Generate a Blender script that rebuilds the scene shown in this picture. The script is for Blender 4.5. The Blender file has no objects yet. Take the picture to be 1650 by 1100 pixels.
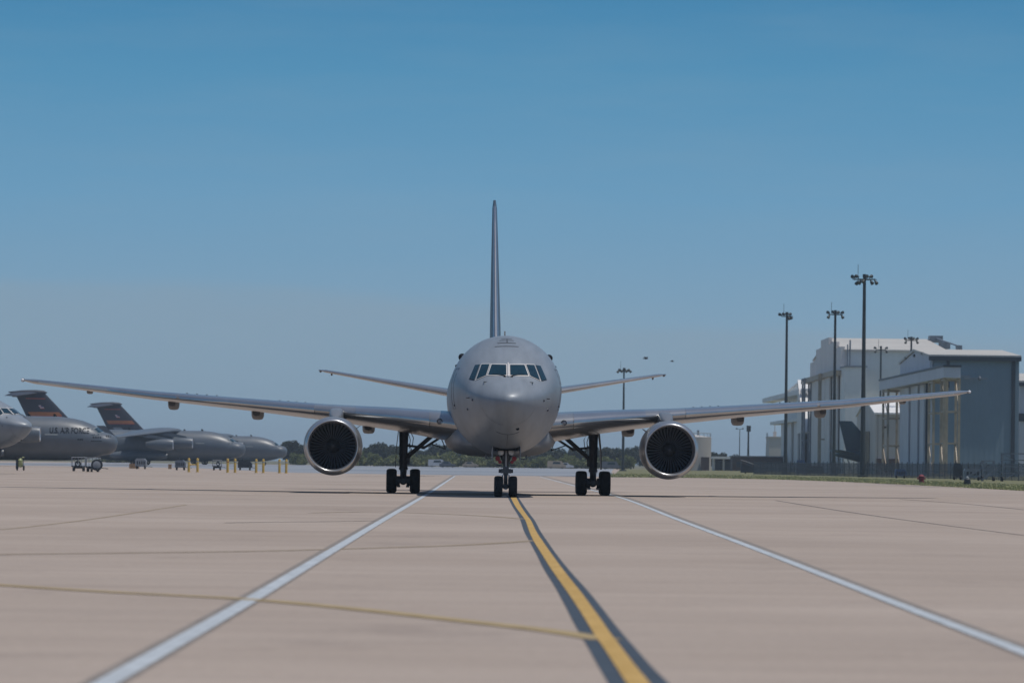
import bpy, bmesh, math, random
import numpy as np
from mathutils import Vector, Matrix
random.seed(7)
R = math.radians
S = bpy.context.scene
COL = S.collection

# ------------------------------------------------------------------ camera
F = 7260.0                      # focal length in pixels of the 1650 px photograph
CAMZ = 1.53
cd = bpy.data.cameras.new('camera'); cam = bpy.data.objects.new('camera', cd); COL.objects.link(cam)
cd.sensor_width = 36.0; cd.lens = F/1650*36.0
cd.clip_start = 0.5; cd.clip_end = 20000
cd.dof.use_dof = True; cd.dof.focus_distance = 205; cd.dof.aperture_fstop = 2.8
PITCH = math.atan(195.2/F); ROLL = 0.0122
MC = Matrix.Rotation(R(90)+PITCH, 4, 'X') @ Matrix.Rotation(ROLL, 4, 'Z')
cam.matrix_world = Matrix.Translation((0, 0, CAMZ)) @ MC
S.camera = cam

# ------------------------------------------------------------------ world, sun, exposure
SUN = Vector((0.27, -0.06, 0.96)).normalized()
EL = math.asin(SUN.z); AZ = math.atan2(SUN.x, SUN.y)
W = bpy.data.worlds.new('World'); S.world = W; W.use_nodes = True
nt = W.node_tree; N = nt.nodes; L = nt.links
for n in list(N): N.remove(n)
wo = N.new('ShaderNodeOutputWorld'); bg = N.new('ShaderNodeBackground'); sky = N.new('ShaderNodeTexSky')
sky.sky_type = 'NISHITA'; sky.sun_disc = False; sky.sun_elevation = EL; sky.sun_rotation = AZ
sky.altitude = 400; sky.air_density = 1.0; sky.dust_density = 0.6; sky.ozone_density = 2.0
bg.inputs['Strength'].default_value = 0.085
# low sky: deep blue above a thin grey haze bank lying on the horizon
tc = N.new('ShaderNodeTexCoord'); sx = N.new('ShaderNodeSeparateXYZ'); L.new(tc.outputs['Generated'], sx.inputs[0])
mp = N.new('ShaderNodeMapping'); mp.inputs['Scale'].default_value = (9, 9, 60); L.new(tc.outputs['Generated'], mp.inputs[0])
nz = N.new('ShaderNodeTexNoise'); nz.inputs['Scale'].default_value = 1.6; nz.inputs['Detail'].default_value = 5; L.new(mp.outputs[0], nz.inputs[0])
def wmath(op, a, b=None, c=None):
    m = N.new('ShaderNodeMath'); m.operation = op
    for i, q in enumerate((a, b, c)):
        if q is None: continue
        if hasattr(q, 'is_output') or isinstance(q, bpy.types.NodeSocket): L.new(q, m.inputs[i])
        else: m.inputs[i].default_value = q
    return m.outputs[0]
elev = wmath('ADD', sx.outputs['Z'], wmath('MULTIPLY', sx.outputs['X'], 0.0))
ramp = N.new('ShaderNodeValToRGB'); L.new(wmath('MULTIPLY', elev, 5.0), ramp.inputs[0])
SKYRAMP = [(0.0, (0.26, 0.36, 0.45)), (0.134, (0.225, 0.36, 0.485)), (0.21, (0.188, 0.348, 0.50)), (0.293, (0.145, 0.33, 0.51)), (0.43, (0.088, 0.278, 0.468)), (0.513, (0.063, 0.238, 0.43)), (1.0, (0.045, 0.18, 0.36))]
e = ramp.color_ramp.elements
e[0].position = 0; e[1].position = 1
for p, c in SKYRAMP[1:-1]: e.new(p)
for k, (p, c) in enumerate(SKYRAMP): e[k].position = p; e[k].color = c+(1,)
SKYGAIN = 1.0/0.085
# haze bank top edge falls from left to right and is ragged
edge = wmath('ADD', wmath('MULTIPLY_ADD', sx.outputs['X'], -0.045, 0.0345), wmath('MULTIPLY', wmath('SUBTRACT', nz.outputs[0], 0.5), 0.016))
mr = N.new('ShaderNodeMapRange'); mr.interpolation_type = 'SMOOTHSTEP'
L.new(wmath('SUBTRACT', edge, sx.outputs['Z']), mr.inputs[0]); mr.inputs[1].default_value = -0.0012; mr.inputs[2].default_value = 0.0058
mr.inputs[3].default_value = 0; mr.inputs[4].default_value = 0.8
hz = N.new('ShaderNodeMixRGB'); L.new(mr.outputs[0], hz.inputs[0]); L.new(ramp.outputs[0], hz.inputs[1]); hz.inputs[2].default_value = (0.236, 0.347, 0.45, 1)
sc = N.new('ShaderNodeVectorMath'); sc.operation = 'SCALE'; 
mp3 = N.new('ShaderNodeMapping'); mp3.inputs['Scale'].default_value = (6, 6, 45); L.new(tc.outputs['Generated'], mp3.inputs[0])
n3 = N.new('ShaderNodeTexNoise'); n3.inputs['Scale'].default_value = 2.2; n3.inputs['Detail'].default_value = 6; n3.inputs['Roughness'].default_value = .62; L.new(mp3.outputs[0], n3.inputs[0])
cl = N.new('ShaderNodeMapRange'); L.new(n3.outputs[0], cl.inputs[0]); cl.inputs[1].default_value = .42; cl.inputs[2].default_value = .78; cl.inputs[3].default_value = 0; cl.inputs[4].default_value = .14
wisp = N.new('ShaderNodeMixRGB'); L.new(cl.outputs[0], wisp.inputs[0]); L.new(hz.outputs[0], wisp.inputs[1]); wisp.inputs[2].default_value = (.25, .36, .455, 1)
L.new(wisp.outputs[0], sc.inputs[0]); sc.inputs['Scale'].default_value = SKYGAIN
mix = N.new('ShaderNodeMixRGB'); m2 = N.new('ShaderNodeMapRange'); L.new(sx.outputs['Z'], m2.inputs[0])
m2.inputs[1].default_value = 0.12; m2.inputs[2].default_value = 0.5; m2.inputs[3].default_value = 0; m2.inputs[4].default_value = 1
L.new(m2.outputs[0], mix.inputs[0]); L.new(sc.outputs[0], mix.inputs[1]); L.new(sky.outputs[0], mix.inputs[2])
L.new(mix.outputs[0], bg.inputs['Color']); L.new(bg.outputs[0], wo.inputs['Surface'])

sl = bpy.data.lights.new('sun', 'SUN'); sl.energy = 3.0; sl.angle = R(0.5); sl.color = (1.0, 0.95, 0.88)
so = bpy.data.objects.new('sun', sl); COL.objects.link(so)
so.rotation_euler = (-SUN).to_track_quat('-Z', 'Y').to_euler()
vs = S.view_settings; vs.view_transform = 'Standard'; vs.look = 'None'; vs.exposure = 0.0; vs.gamma = 1.0
vs.use_curve_mapping = False

# ------------------------------------------------------------------ helpers
def ray(px, py):
    return (MC @ Vector((px-825, 550-py, -F))).normalized()
def P(px, py, d):                # the point at depth d (metres along +Y) seen at a pixel
    v = ray(px, py); return Vector((0, 0, CAMZ)) + v*(d/v.y)
def G(px, py, z=0.0):            # the ground point seen at a pixel
    v = ray(px, py); return Vector((0, 0, CAMZ)) + v*((z-CAMZ)/v.z)
def XD(px, d): return P(px, 740, d).x

class MB:
    def __init__(s): s.v = []; s.f = []
    def add(s, vs, fs):
        o = len(s.v); s.v += [tuple(p) for p in vs]; s.f += [tuple(i+o for i in q) for q in fs]; return s
    def loft(s, rings, closed=True, cap0=True, cap1=True):
        n = len(rings[0]); vs = [p for r in rings for p in r]; fs = []
        for i in range(len(rings)-1):
            for j in range(n if closed else n-1):
                k = (j+1) % n
                fs.append((i*n+j, i*n+k, (i+1)*n+k, (i+1)*n+j))
        if cap0: fs.append(tuple(range(n)))
        if cap1: fs.append(tuple((len(rings)-1)*n+j for j in range(n)))
        return s.add(vs, fs)
    def box(s, c, d, rz=0):
        x, y, z = d[0]/2, d[1]/2, d[2]/2; ca, sa = math.cos(rz), math.sin(rz)
        vs = []
        for zz in (-z, z):
            for (a, b) in ((-x, -y), (x, -y), (x, y), (-x, y)):
                vs.append((c[0]+a*ca-b*sa, c[1]+a*sa+b*ca, c[2]+zz))
        return s.add(vs, [(3, 2, 1, 0), (4, 5, 6, 7), (0, 1, 5, 4), (1, 2, 6, 5), (2, 3, 7, 6), (3, 0, 4, 7)])
    def tube(s, pts, r, n=12, caps=True):
        pts = [Vector(p) for p in pts]; rs = r if isinstance(r, (list, tuple)) else [r]*len(pts); rings = []
        for i, p in enumerate(pts):
            t = (pts[min(i+1, len(pts)-1)]-pts[max(i-1, 0)]).normalized()
            a = t.cross(Vector((0, 0, 1)) if abs(t.z) < .9 else Vector((1, 0, 0))).normalized(); b = t.cross(a)
            rings.append([p+(a*math.cos(q)+b*math.sin(q))*rs[i] for q in [2*math.pi*k/n for k in range(n)]])
        return s.loft(rings, True, caps, caps)
    def lathe(s, prof, c=(0, 0, 0), axis='y', n=40, cap0=False, cap1=False):
        rings = []
        for (t, r) in prof:
            ring = []
            for k in range(n):
                q = 2*math.pi*k/n; a, b = r*math.cos(q), r*math.sin(q)
                ring.append({'y': (c[0]+a, c[1]+t, c[2]+b), 'x': (c[0]+t, c[1]+a, c[2]+b), 'z': (c[0]+a, c[1]+b, c[2]+t)}[axis])
            rings.append(ring)
        return s.loft(rings, True, cap0, cap1)
    def prism(s, poly, axis, a, b):
        f = {'x': lambda p, t: (t, p[0], p[1]), 'y': lambda p, t: (p[0], t, p[1]), 'z': lambda p, t: (p[0], p[1], t)}[axis]
        return s.loft([[f(p, a) for p in poly], [f(p, b) for p in poly]])
    def strut(s, p0, p1, w, h=None):
        p0, p1 = Vector(p0), Vector(p1); t = (p1-p0).normalized(); h = h or w
        a = t.cross(Vector((0, 0, 1)) if abs(t.z) < .9 else Vector((0, 1, 0))).normalized()*w/2; b = t.cross(a).normalized()*h/2
        return s.loft([[p+a+b, p-a+b, p-a-b, p+a-b] for p in (p0, p1)])
    def build(s, name, mat, parent=None, smooth=True, ang=35, shade_only=False):
        me = bpy.data.meshes.new(name); me.from_pydata(s.v, [], s.f)
        bm = bmesh.new(); bm.from_mesh(me); bmesh.ops.recalc_face_normals(bm, faces=bm.faces[:]); bm.to_mesh(me); bm.free()
        if smooth:
            me.polygons.foreach_set('use_smooth', [True]*len(me.polygons)); me.set_sharp_from_angle(angle=R(ang))
        me.materials.append(mat); me.update()
        o = bpy.data.objects.new(name, me); COL.objects.link(o)
        if parent: o.parent = parent
        return o

def thing(name, label, cat, loc=(0, 0, 0), rz=0, group=None):
    o = bpy.data.objects.new(name, None); COL.objects.link(o); o.empty_display_size = 0.5
    o.location = loc; o.rotation_euler = (0, 0, rz); return tag(o, label, cat, group)
def tag(o, label, cat, group=None):
    o['label'] = label; o['category'] = cat
    if group: o['group'] = group
    return o
def struct(o, kind='structure'):
    o['kind'] = kind; return o
def kids(o): return [c for c in bpy.data.objects if c.parent == o]
def copy_tree(o, parent=None):
    c = o.copy(); COL.objects.link(c); c.parent = parent
    for ch in kids(o): copy_tree(ch, c)
    return c

def mat(name, col, rough=0.6, metal=0.0, var=0.0, scale=1.0, stretch=(1, 1, 1), bump=0.0, bscale=20, spec=0.5, emit=None, col2=None, coat=0.0, detail=6):
    m = bpy.data.materials.new(name); m.use_nodes = True; t = m.node_tree; b = t.nodes['Principled BSDF']
    b.inputs['Base Color'].default_value = tuple(col)+(1,); b.inputs['Roughness'].default_value = rough; b.inputs['Metallic'].default_value = metal
    b.inputs['Specular IOR Level'].default_value = spec; b.inputs['Coat Weight'].default_value = coat
    if emit: b.inputs['Emission Color'].default_value = tuple(col)+(1,); b.inputs['Emission Strength'].default_value = emit
    if var or bump or col2:
        co = t.nodes.new('ShaderNodeTexCoord'); mp = t.nodes.new('ShaderNodeMapping'); mp.inputs['Scale'].default_value = stretch
        t.links.new(co.outputs['Object'], mp.inputs[0])
        n = t.nodes.new('ShaderNodeTexNoise'); n.inputs['Scale'].default_value = scale; n.inputs['Detail'].default_value = detail; n.inputs['Roughness'].default_value = 0.6
        t.links.new(mp.outputs[0], n.inputs[0])
        r = t.nodes.new('ShaderNodeValToRGB'); e = r.color_ramp.elements; e[0].position = .32; e[1].position = .68
        c2 = col2 or tuple(min(1, c*(1+var)) for c in col)
        e[0].color = tuple(c*(1-var) for c in col)+(1,); e[1].color = tuple(c2)+(1,)
        t.links.new(n.outputs[0], r.inputs[0]); t.links.new(r.outputs[0], b.inputs['Base Color'])
        if bump:
            n2 = t.nodes.new('ShaderNodeTexNoise'); n2.inputs['Scale'].default_value = bscale; n2.inputs['Detail'].default_value = 4
            t.links.new(mp.outputs[0], n2.inputs[0])
            bp = t.nodes.new('ShaderNodeBump'); bp.inputs['Strength'].default_value = bump; bp.inputs['Distance'].default_value = .02
            t.links.new(n2.outputs[0], bp.inputs['Height']); t.links.new(bp.outputs[0], b.inputs['Normal'])
    return m
def ribbed(name, col, period=1.0, depth=0.5, axis='X', rough=.55, var=.08):
    m = mat(name, col, rough, var=var, scale=.15); t = m.node_tree; b = t.nodes['Principled BSDF']
    co = t.nodes.new('ShaderNodeTexCoord'); w = t.nodes.new('ShaderNodeTexWave'); w.bands_direction = axis; w.inputs['Scale'].default_value = 1/period*.314
    t.links.new(co.outputs['Object'], w.inputs[0]); bp = t.nodes.new('ShaderNodeBump'); bp.inputs['Strength'].default_value = depth; bp.inputs['Distance'].default_value = .05
    t.links.new(w.outputs[0], bp.inputs['Height']); t.links.new(bp.outputs[0], b.inputs['Normal']); return m

M = {}
M['paint'] = mat('grey_aircraft_paint', (.205, .235, .27), .42, .08, var=.12, scale=1.3, stretch=(1.6, .35, .5), spec=.5, bump=.03, bscale=3)
M['wing'] = mat('grey_wing_paint', (.40, .40, .40), .24, .74, var=.10, scale=.8, spec=.5)
M['finpaint'] = mat('blue_grey_fin_paint', (.075, .105, .14), .45, .15, var=.08, scale=1)
M['pod'] = mat('shaded_fairing_paint', (.085, .088, .094), .5, .1, var=.1, scale=1.5)  # darkened paint: the shadow under the rear of the wing is in the colour
M['slat'] = mat('bare_slat_metal', (.50, .50, .50), .19, .85, var=.06, scale=.8)
M['lip'] = mat('polished_inlet_lip', (.50, .51, .52), .30, .85, var=.04, scale=2)
M['cowl'] = mat('grey_cowling_paint', (.20, .21, .225), .34, .3, var=.06, scale=1.2)
M['inlet'] = mat('inlet_liner', (.34, .35, .38), .45, .2, var=.05, scale=3)
M['blade'] = mat('dark_fan_blade', (.12, .135, .155), .42, .35, var=.1, scale=4)
M['spinner'] = mat('dark_spinner', (.045, .05, .056), .4, .3, var=.1, scale=4)
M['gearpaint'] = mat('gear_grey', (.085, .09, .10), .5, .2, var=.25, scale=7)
M['chrome'] = mat('oleo_chrome', (.6, .6, .62), .15, 1, var=.04, scale=4)
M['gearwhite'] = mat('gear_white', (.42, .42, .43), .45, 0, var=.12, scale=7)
M['tyre'] = mat('tyre_rubber', (.011, .012, .014), .75, var=.25, scale=9, bump=.3, bscale=40)
M['hub'] = mat('wheel_hub', (.12, .12, .13), .4, .5, var=.15, scale=8)
M['glass'] = mat('cockpit_glass', (.006, .030, .046), .06, 0, var=.2, scale=2, spec=.6)
M['frame'] = mat('pale_window_frame', (.62, .60, .58), .4, .2, var=.06, scale=5)
M['black'] = mat('black_mark', (.012, .014, .018), .8, spec=.1, var=.15, scale=6)
M['dgrey'] = mat('dark_grey_mark', (.06, .066, .076), .55, var=.15, scale=5)
M['red'] = mat('red_paint', (.34, .018, .03), .4, var=.15, scale=8)
M['hydrantred'] = mat('faded_hydrant_red', (.17, .022, .035), .7, var=.2, scale=3)
M['lens'] = mat('lamp_lens', (.80, .80, .80), .25, 0, var=.05, scale=8)
M['greenlens'] = mat('green_nav_lens', (.10, .25, .22), .12, 0, var=.1, scale=8)
M['redlens'] = mat('red_nav_lens', (.35, .04, .05), .12, 0, var=.1, scale=8)

# ------------------------------------------------------------------ setting: ground, apron, markings
def sheet(name, pts, z, m, smooth=False):
    b = MB(); b.add([(p[0], p[1], z) for p in pts], [tuple(range(len(pts)))]); return struct(b.build(name, m, None, smooth))
def strip(name, left, right, z, m, sub=10):
    """painted band between two polylines of ground points (smoothed)"""
    def dense(pts):
        a = np.array([(p.x, p.y) for p in pts]); n = len(a); out = []
        for i in range(n-1):
            p0, p1, p2, p3 = a[max(i-1, 0)], a[i], a[i+1], a[min(i+2, n-1)]
            for k in range(sub):
                t = k/sub; out.append(.5*((2*p1)+(-p0+p2)*t+(2*p0-5*p1+4*p2-p3)*t*t+(-p0+3*p1-3*p2+p3)*t**3))
        out.append(a[-1]); return out
    A, B = dense(left), dense(right); b = MB(); n = len(A)
    b.add([(p[0], p[1], z) for p in A]+[(p[0], p[1], z) for p in B], [(i, i+1, n+i+1, n+i) for i in range(n-1)])
    return struct(b.build(name, m, None, False))

def concrete():
    m = bpy.data.materials.new('apron_concrete'); m.use_nodes = True; t = m.node_tree; b = t.nodes['Principled BSDF']; nn = t.nodes.new; lk = t.links.new
    co = nn('ShaderNodeTexCoord')
    def noise(scale, st, det=6, rgh=.6):
        mp = nn('ShaderNodeMapping'); mp.inputs['Scale'].default_value = st; lk(co.outputs['Object'], mp.inputs[0])
        n = nn('ShaderNodeTexNoise'); n.inputs['Scale'].default_value = scale; n.inputs['Detail'].default_value = det; n.inputs['Roughness'].default_value = rgh; lk(mp.outputs[0], n.inputs[0]); return n.outputs[0]
    def ramp(x, c0, c1, p0=.3, p1=.7):
        r = nn('ShaderNodeValToRGB'); e = r.color_ramp.elements; e[0].position, e[1].position = p0, p1; e[0].color = c0+(1,); e[1].color = c1+(1,); lk(x, r.inputs[0]); return r.outputs[0]
    def mul(a, bb, f=1.0):
        x = nn('ShaderNodeMixRGB'); x.blend_type = 'MULTIPLY'; x.inputs[0].default_value = f; lk(a, x.inputs[1]); lk(bb, x.inputs[2]); return x.outputs[0]
    base = ramp(noise(.06, (1, 1, 1), 8), (.318, .263, .224), (.388, .327, .283))
    streak = ramp(noise(.8, (.10, 1.0, 1), 7, .65), (.91, .91, .915), (1.06, 1.055, 1.05))
    fine = ramp(noise(9, (1, 1, 1), 5, .75), (.88, .88, .88), (1.09, 1.09, 1.09))
    stain = ramp(noise(.35, (1, .6, 1), 6, .7), (.86, .86, .87), (1.02, 1.02, 1.02), .28, .45)
    bk = nn('ShaderNodeTexBrick'); mp = nn('ShaderNodeMapping'); mp.inputs['Scale'].default_value = (1, 1, 1); mp.inputs['Location'].default_value = (11.3, 0, 0); lk(co.outputs['Object'], mp.inputs[0]); lk(mp.outputs[0], bk.inputs[0])
    bk.offset = 0; bk.inputs['Color1'].default_value = (.97, .97, .97, 1); bk.inputs['Color2'].default_value = (1.03, 1.03, 1.03, 1); bk.inputs['Mortar'].default_value = (.86, .86, .85, 1)
    bk.inputs['Scale'].default_value = 1; bk.inputs['Mortar Size'].default_value = .012; bk.inputs['Brick Width'].default_value = 22.6; bk.inputs['Row Height'].default_value = 7.6
    c = mul(mul(mul(mul(base, streak), fine), stain), bk.outputs[0]); lk(c, b.inputs['Base Color'])
    b.inputs['Roughness'].default_value = .95; b.inputs['Specular IOR Level'].default_value = .06
    return m
M['concrete'] = concrete()
M['earth'] = mat('dry_grassland', (.10, .105, .05), .9, var=.25, scale=.03, col2=(.17, .15, .085))
M['grass'] = mat('mown_grass', (.135, .145, .055), .9, var=.25, scale=.12, col2=(.17, .155, .07), stretch=(.5, 1, 1), bump=.5, bscale=6)
M['blades'] = mat('grass_blades', (.30, .33, .13), .8, var=.2, scale=.4, col2=(.44, .40, .20))
M['mirage'] = mat('mirage_sheen', (.30, .275, .26), .34, 0, var=.3, scale=.03, stretch=(.5, .25, 1), spec=.3, bump=.15, bscale=.3)  # pale glossy finish that imitates a mirage reflecting the sky
M['white'] = mat('white_line_paint', (.41, .44, .465), .7, var=.26, scale=3.2, detail=9)
M['yellow'] = mat('yellow_line_paint', (.49, .29, .055), .7, var=.22, scale=2.2, stretch=(1.5, .5, 1), col2=(.53, .335, .10), detail=9)
M['oldyellow'] = mat('worn_yellow_paint', (.27, .20, .115), .8, var=.12, scale=1.5, col2=(.32, .25, .17), detail=9)
M['midyellow'] = mat('thin_yellow_paint', (.34, .25, .12), .8, var=.15, scale=1.5, detail=9)
M['blackline'] = mat('black_line_border', (.036, .050, .068), .75, var=.18, scale=1.3, detail=9)
M['greyline'] = mat('grey_line_border', (.21, .18, .155), .8, var=.15, scale=1.3)
M['joint'] = mat('tar_joint_and_streak', (.055, .05, .05), .8, var=.3, scale=2)

sheet('ground', [(-4000, -300), (4000, -300), (4000, 9000), (-4000, 9000)], -.04, M['earth'])
sheet('concrete_apron', [(-900, -200), (400, -200), (400, 560), (160, 760), (160, 1500), (-900, 1500)], 0, M['concrete'])
sheet('mirage_sheet', [(XD(470, 540), 548), (XD(700, 540), 528), (XD(990, 540), 540), (XD(985, 900), 900), (XD(990, 1440), 1440), (XD(180, 1440), 1440), (XD(-60, 1000), 1000), (XD(-60, 780), 800), (XD(300, 760), 770)], .004, M['mirage'])  # sheet added over the apron to imitate the heat mirage
ge = [G(985, 768.5), G(1120, 769.5), G(1250, 772), G(1350, 775.5), G(1450, 780), G(1550, 785), G(1650, 790.5), G(1760, 796)]
sheet('grass_field', [(p.x, p.y) for p in ge]+[(160, 300), (420, 400), (420, 1500), (XD(1000, 1450), 1450), (XD(995, 900), 900)], .006, M['grass'])

Z6 = lambda x, y: G(560+x*.33939, 740+y*.33939)
yl = [(770, 172), (795, 220), (825, 262), (845, 292), (862, 340), (882, 385), (922, 450), (966, 520), (1022, 600), (1050, 640), (1090, 700), (1128, 760), (1170, 830), (1218, 900), (1270, 980), (1322, 1061), (1415, 1200), (1600, 1500)]
yr = [(797, 172), (822, 220), (850, 262), (872, 292), (895, 340), (924, 385), (969, 450), (1020, 520), (1083, 600), (1115, 640), (1158, 700), (1202, 760), (1250, 830), (1304, 900), (1365, 980), (1432, 1061), (1545, 1200), (1790, 1500)]
bl = [(757, 172), (782, 220), (808, 262), (822, 292), (838, 340), (862, 385), (897, 450), (932, 520), (982, 600), (1004, 640), (1036, 700), (1066, 760), (1105, 830), (1146, 900), (1190, 980), (1237, 1061), (1312, 1200), (1470, 1500)]
br = [(806, 172), (838, 220), (868, 262), (890, 292), (916, 340), (946, 385), (992, 450), (1048, 520), (1120, 600), (1155, 640), (1204, 700), (1251, 760), (1308, 830), (1370, 900), (1441, 980), (1523, 1061), (1655, 1200), (1935, 1500)]
z = lambda q: [Z6(*p) for p in q]
strip('centreline_border', z(bl), z(br), .004, M['blackline'])
strip('taxiway_centreline', z(yl), z(yr), .010, M['yellow'])
def line(name, pts, w0, w1, zz, m):      # a painted line given by pixels along its middle and widths in metres at the two ends
    g = [G(*p) for p in pts]; n = len(g); A, B = [], []
    for i, p in enumerate(g):
        t = (g[min(i+1, n-1)]-g[max(i-1, 0)]); t.z = 0; t.normalize(); q = Vector((-t.y, t.x, 0)); w = (w0+(w1-w0)*i/(n-1))/2
        A.append(p+q*w); B.append(p-q*w)
    return strip(name, A, B, zz, m)
LW = [(20, 1190), (185, 1092), (400, 968.5), (540, 884), (620, 836), (690, 795), (712, 780.5), (733, 766.5)]
RW = [(1800, 1112), (1650, 1051), (1440, 970.5), (1220, 885), (1090, 836), (1000, 801.5), (930, 783.5), (870, 768)]
line('edge_line_border', [(x-1.5, y-1.5) for x, y in LW], .30, .36, .003, M['greyline'])
line('edge_line_border', [(x+1.5, y-2) for x, y in RW], .30, .36, .003, M['greyline'])
line('white_edge_line', LW, .170, .20, .007, M['white'])
line('white_edge_line', RW, .145, .20, .007, M['white'])
line('yellow_branch_line', [(-160, 930), (0, 942.5), (180, 954), (390, 965), (560, 980), (760, 1002), (890, 1017), (978, 1031)], .24, .30, .0085, M['midyellow'])
line('faded_taxi_line', [(-120, 896), (0, 893), (180, 891), (400, 888), (560, 884), (720, 879), (800, 875), (862, 870.5)], .20, .24, .006, M['oldyellow'])
line('faded_taxi_line', [(500, 826), (600, 824.5), (700, 827.5), (780, 831), (846, 836)], .25, .25, .006, M['oldyellow'])
line('apron_joint_and_streak', [(362, 842), (430, 841), (530, 840), (606, 839)], .16, .16, .005, M['joint'])
line('apron_joint_and_streak', [(1250, 806), (1370, 825), (1500, 843), (1680, 866)], .10, .05, .005, M['joint'])
line('apron_joint_and_streak', [(1450, 804), (1560, 812), (1680, 824)], .12, .10, .005, M['joint'])
line('apron_joint_and_streak', [(0, 853), (60, 847), (170, 833), (300, 813)], .10, .10, .005, M['oldyellow'])
line('apron_joint_and_streak', [(1250, 776), (1390, 778), (1480, 783), (1580, 787)], .5, .3, .005, M['joint'])
line('apron_joint_and_streak', [(1290, 779.5), (1400, 781.5), (1530, 785)], .5, .3, .005, M['joint'])

line('apron_joint_and_streak', [(565, 766.5), (640, 767), (700, 766.5), (742, 767)], 1.6, 1.2, .006, M['joint'])  # this and the next: dark streaks along the near edge of the mirage sheet
line('apron_joint_and_streak', [(868, 767), (905, 767.5), (934, 767)], 1.4, 1.4, .006, M['joint'])
line('apron_joint_and_streak', [(-20, 757.5), (110, 760), (190, 759), (300, 761.5), (420, 763.5)], 1.4, .9, .005, M['oldyellow'])
line('apron_joint_and_streak', [(-20, 763.5), (60, 763), (150, 765), (330, 766)], 1.2, .6, .005, M['greyline'])
# grass tufts over the strip beside the apron
b = MB(); rg = random.Random(3)
ex = [(p.x, p.y) for p in ge]
for k in range(9000):
    px = rg.uniform(985, 1660); d0 = np.interp(px, [985, 1120, 1250, 1350, 1450, 1550, 1650], [p.y for p in ge[:7]])
    d = d0*(1+.35*rg.random()**1.7)+rg.uniform(0, 2); x = (px-825)/F*d; h = rg.uniform(.05, .15)*(1.0+.6*(rg.random() > .93)); w = rg.uniform(.05, .16)
    a = rg.uniform(0, 3.14); c, s_ = math.cos(a)*w, math.sin(a)*w; lx = rg.uniform(-.08, .08)
    b.add([(x-c, d-s_, .004), (x+c, d+s_, .004), (x+lx, d, h)], [(0, 1, 2)])
struct(b.build('grass_tufts', M['blades'], None, False), 'stuff')

# ------------------------------------------------------------------ the tanker
class Body:
    """lofted fuselage: half-width, top, bottom and widest level against sqrt(station)"""
    def __init__(s, tab):
        a = np.array(tab, float); s.t = np.sqrt(a[:, 0]); s.c = a[:, 1:]; s.len = a[-1, 0]
        d = np.diff(s.c, axis=0)/np.diff(s.t)[:, None]; m = np.zeros_like(s.c); m[0] = d[0]; m[-1] = d[-1]
        for i in range(1, len(m)-1):
            h0, h1 = s.t[i]-s.t[i-1], s.t[i+1]-s.t[i]
            for j in range(s.c.shape[1]):
                if d[i-1, j]*d[i, j] > 0: m[i, j] = 3*(h0+h1)/((2*h1+h0)/d[i-1, j]+(h1+2*h0)/d[i, j])
        s.m = m
    def at(s, y):
        t = math.sqrt(max(0, min(y, s.len))); i = int(min(max(np.searchsorted(s.t, t)-1, 0), len(s.t)-2)); h = s.t[i+1]-s.t[i]; u = (t-s.t[i])/h
        return (2*u**3-3*u**2+1)*s.c[i]+(u**3-2*u**2+u)*h*s.m[i]+(-2*u**3+3*u**2)*s.c[i+1]+(u**3-u**2)*h*s.m[i+1]
    def ring(s, y, n=64):
        w, zt, zb, zm = s.at(y); out = []
        for k in range(n):
            q = 2*math.pi*k/n; c, sn = math.cos(q), math.sin(q); out.append((w*c, y, zm+(zt-zm if sn > 0 else zm-zb)*sn))
        return out
    def inside(s, x, y, zz):
        w, zt, zb, zm = s.at(y); h = zt-zm if zz > zm else zm-zb
        return w > 1e-6 and h > 1e-6 and (x/w)**2+((zz-zm)/h)**2 < 1
    def front(s, x, zz, hi=9.0):
        lo = 0
        for _ in range(40):
            mid = (lo+hi)/2
            if s.inside(x, mid, zz): hi = mid
            else: lo = mid
        return hi
    def side(s, y, zz):
        w, zt, zb, zm = s.at(y); h = zt-zm if zz > zm else zm-zb; return w*math.sqrt(max(0, 1-((zz-zm)/h)**2))
    def top(s, x, y):
        w, zt, zb, zm = s.at(y); return zm+(zt-zm)*math.sqrt(max(0, 1-(x/w)**2))
    def mesh(s, n=64, m=90):
        b = MB(); ys = [0.0015]+[s.len*(k/m)**1.9 for k in range(4, m+1)]
        b.loft([s.ring(y, n) for y in ys]); return b

def airfoil(x, yle, c, zle, zte, t, n=18, camber=.012):
    up, lo = [], []
    for k in range(n+1):
        u = .5*(1-math.cos(math.pi*k/n)); yt = 5*t*(.2969*math.sqrt(u)-.126*u-.3516*u*u+.2843*u**3-.1015*u**4)
        zc = zle+(zte-zle)*u+camber*4*c*u*(1-u)
        up.append((x, yle+c*u, zc+yt*c)); lo.append((x, yle+c*u, zc-yt*c*.9))
    return up[::-1]+lo[1:-1]     # TE over the top to the LE and back underneath

def wingmesh(secs, s=1, n=18, steps=4, swap=False):
    b = MB(); rings = []
    for i in range(len(secs)-1):
        for k in range(steps):
            u = k/steps; q = [a+(c-a)*u for a, c in zip(secs[i], secs[i+1])]; rings.append(airfoil(*q, n=n))
    rings.append(airfoil(*secs[-1], n=n))
    if swap: rings = [[(p[2], p[1], p[0]) for p in r] for r in rings]
    b.loft([[(s*p[0], p[1], p[2]) for p in r] for r in rings]); return b

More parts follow.
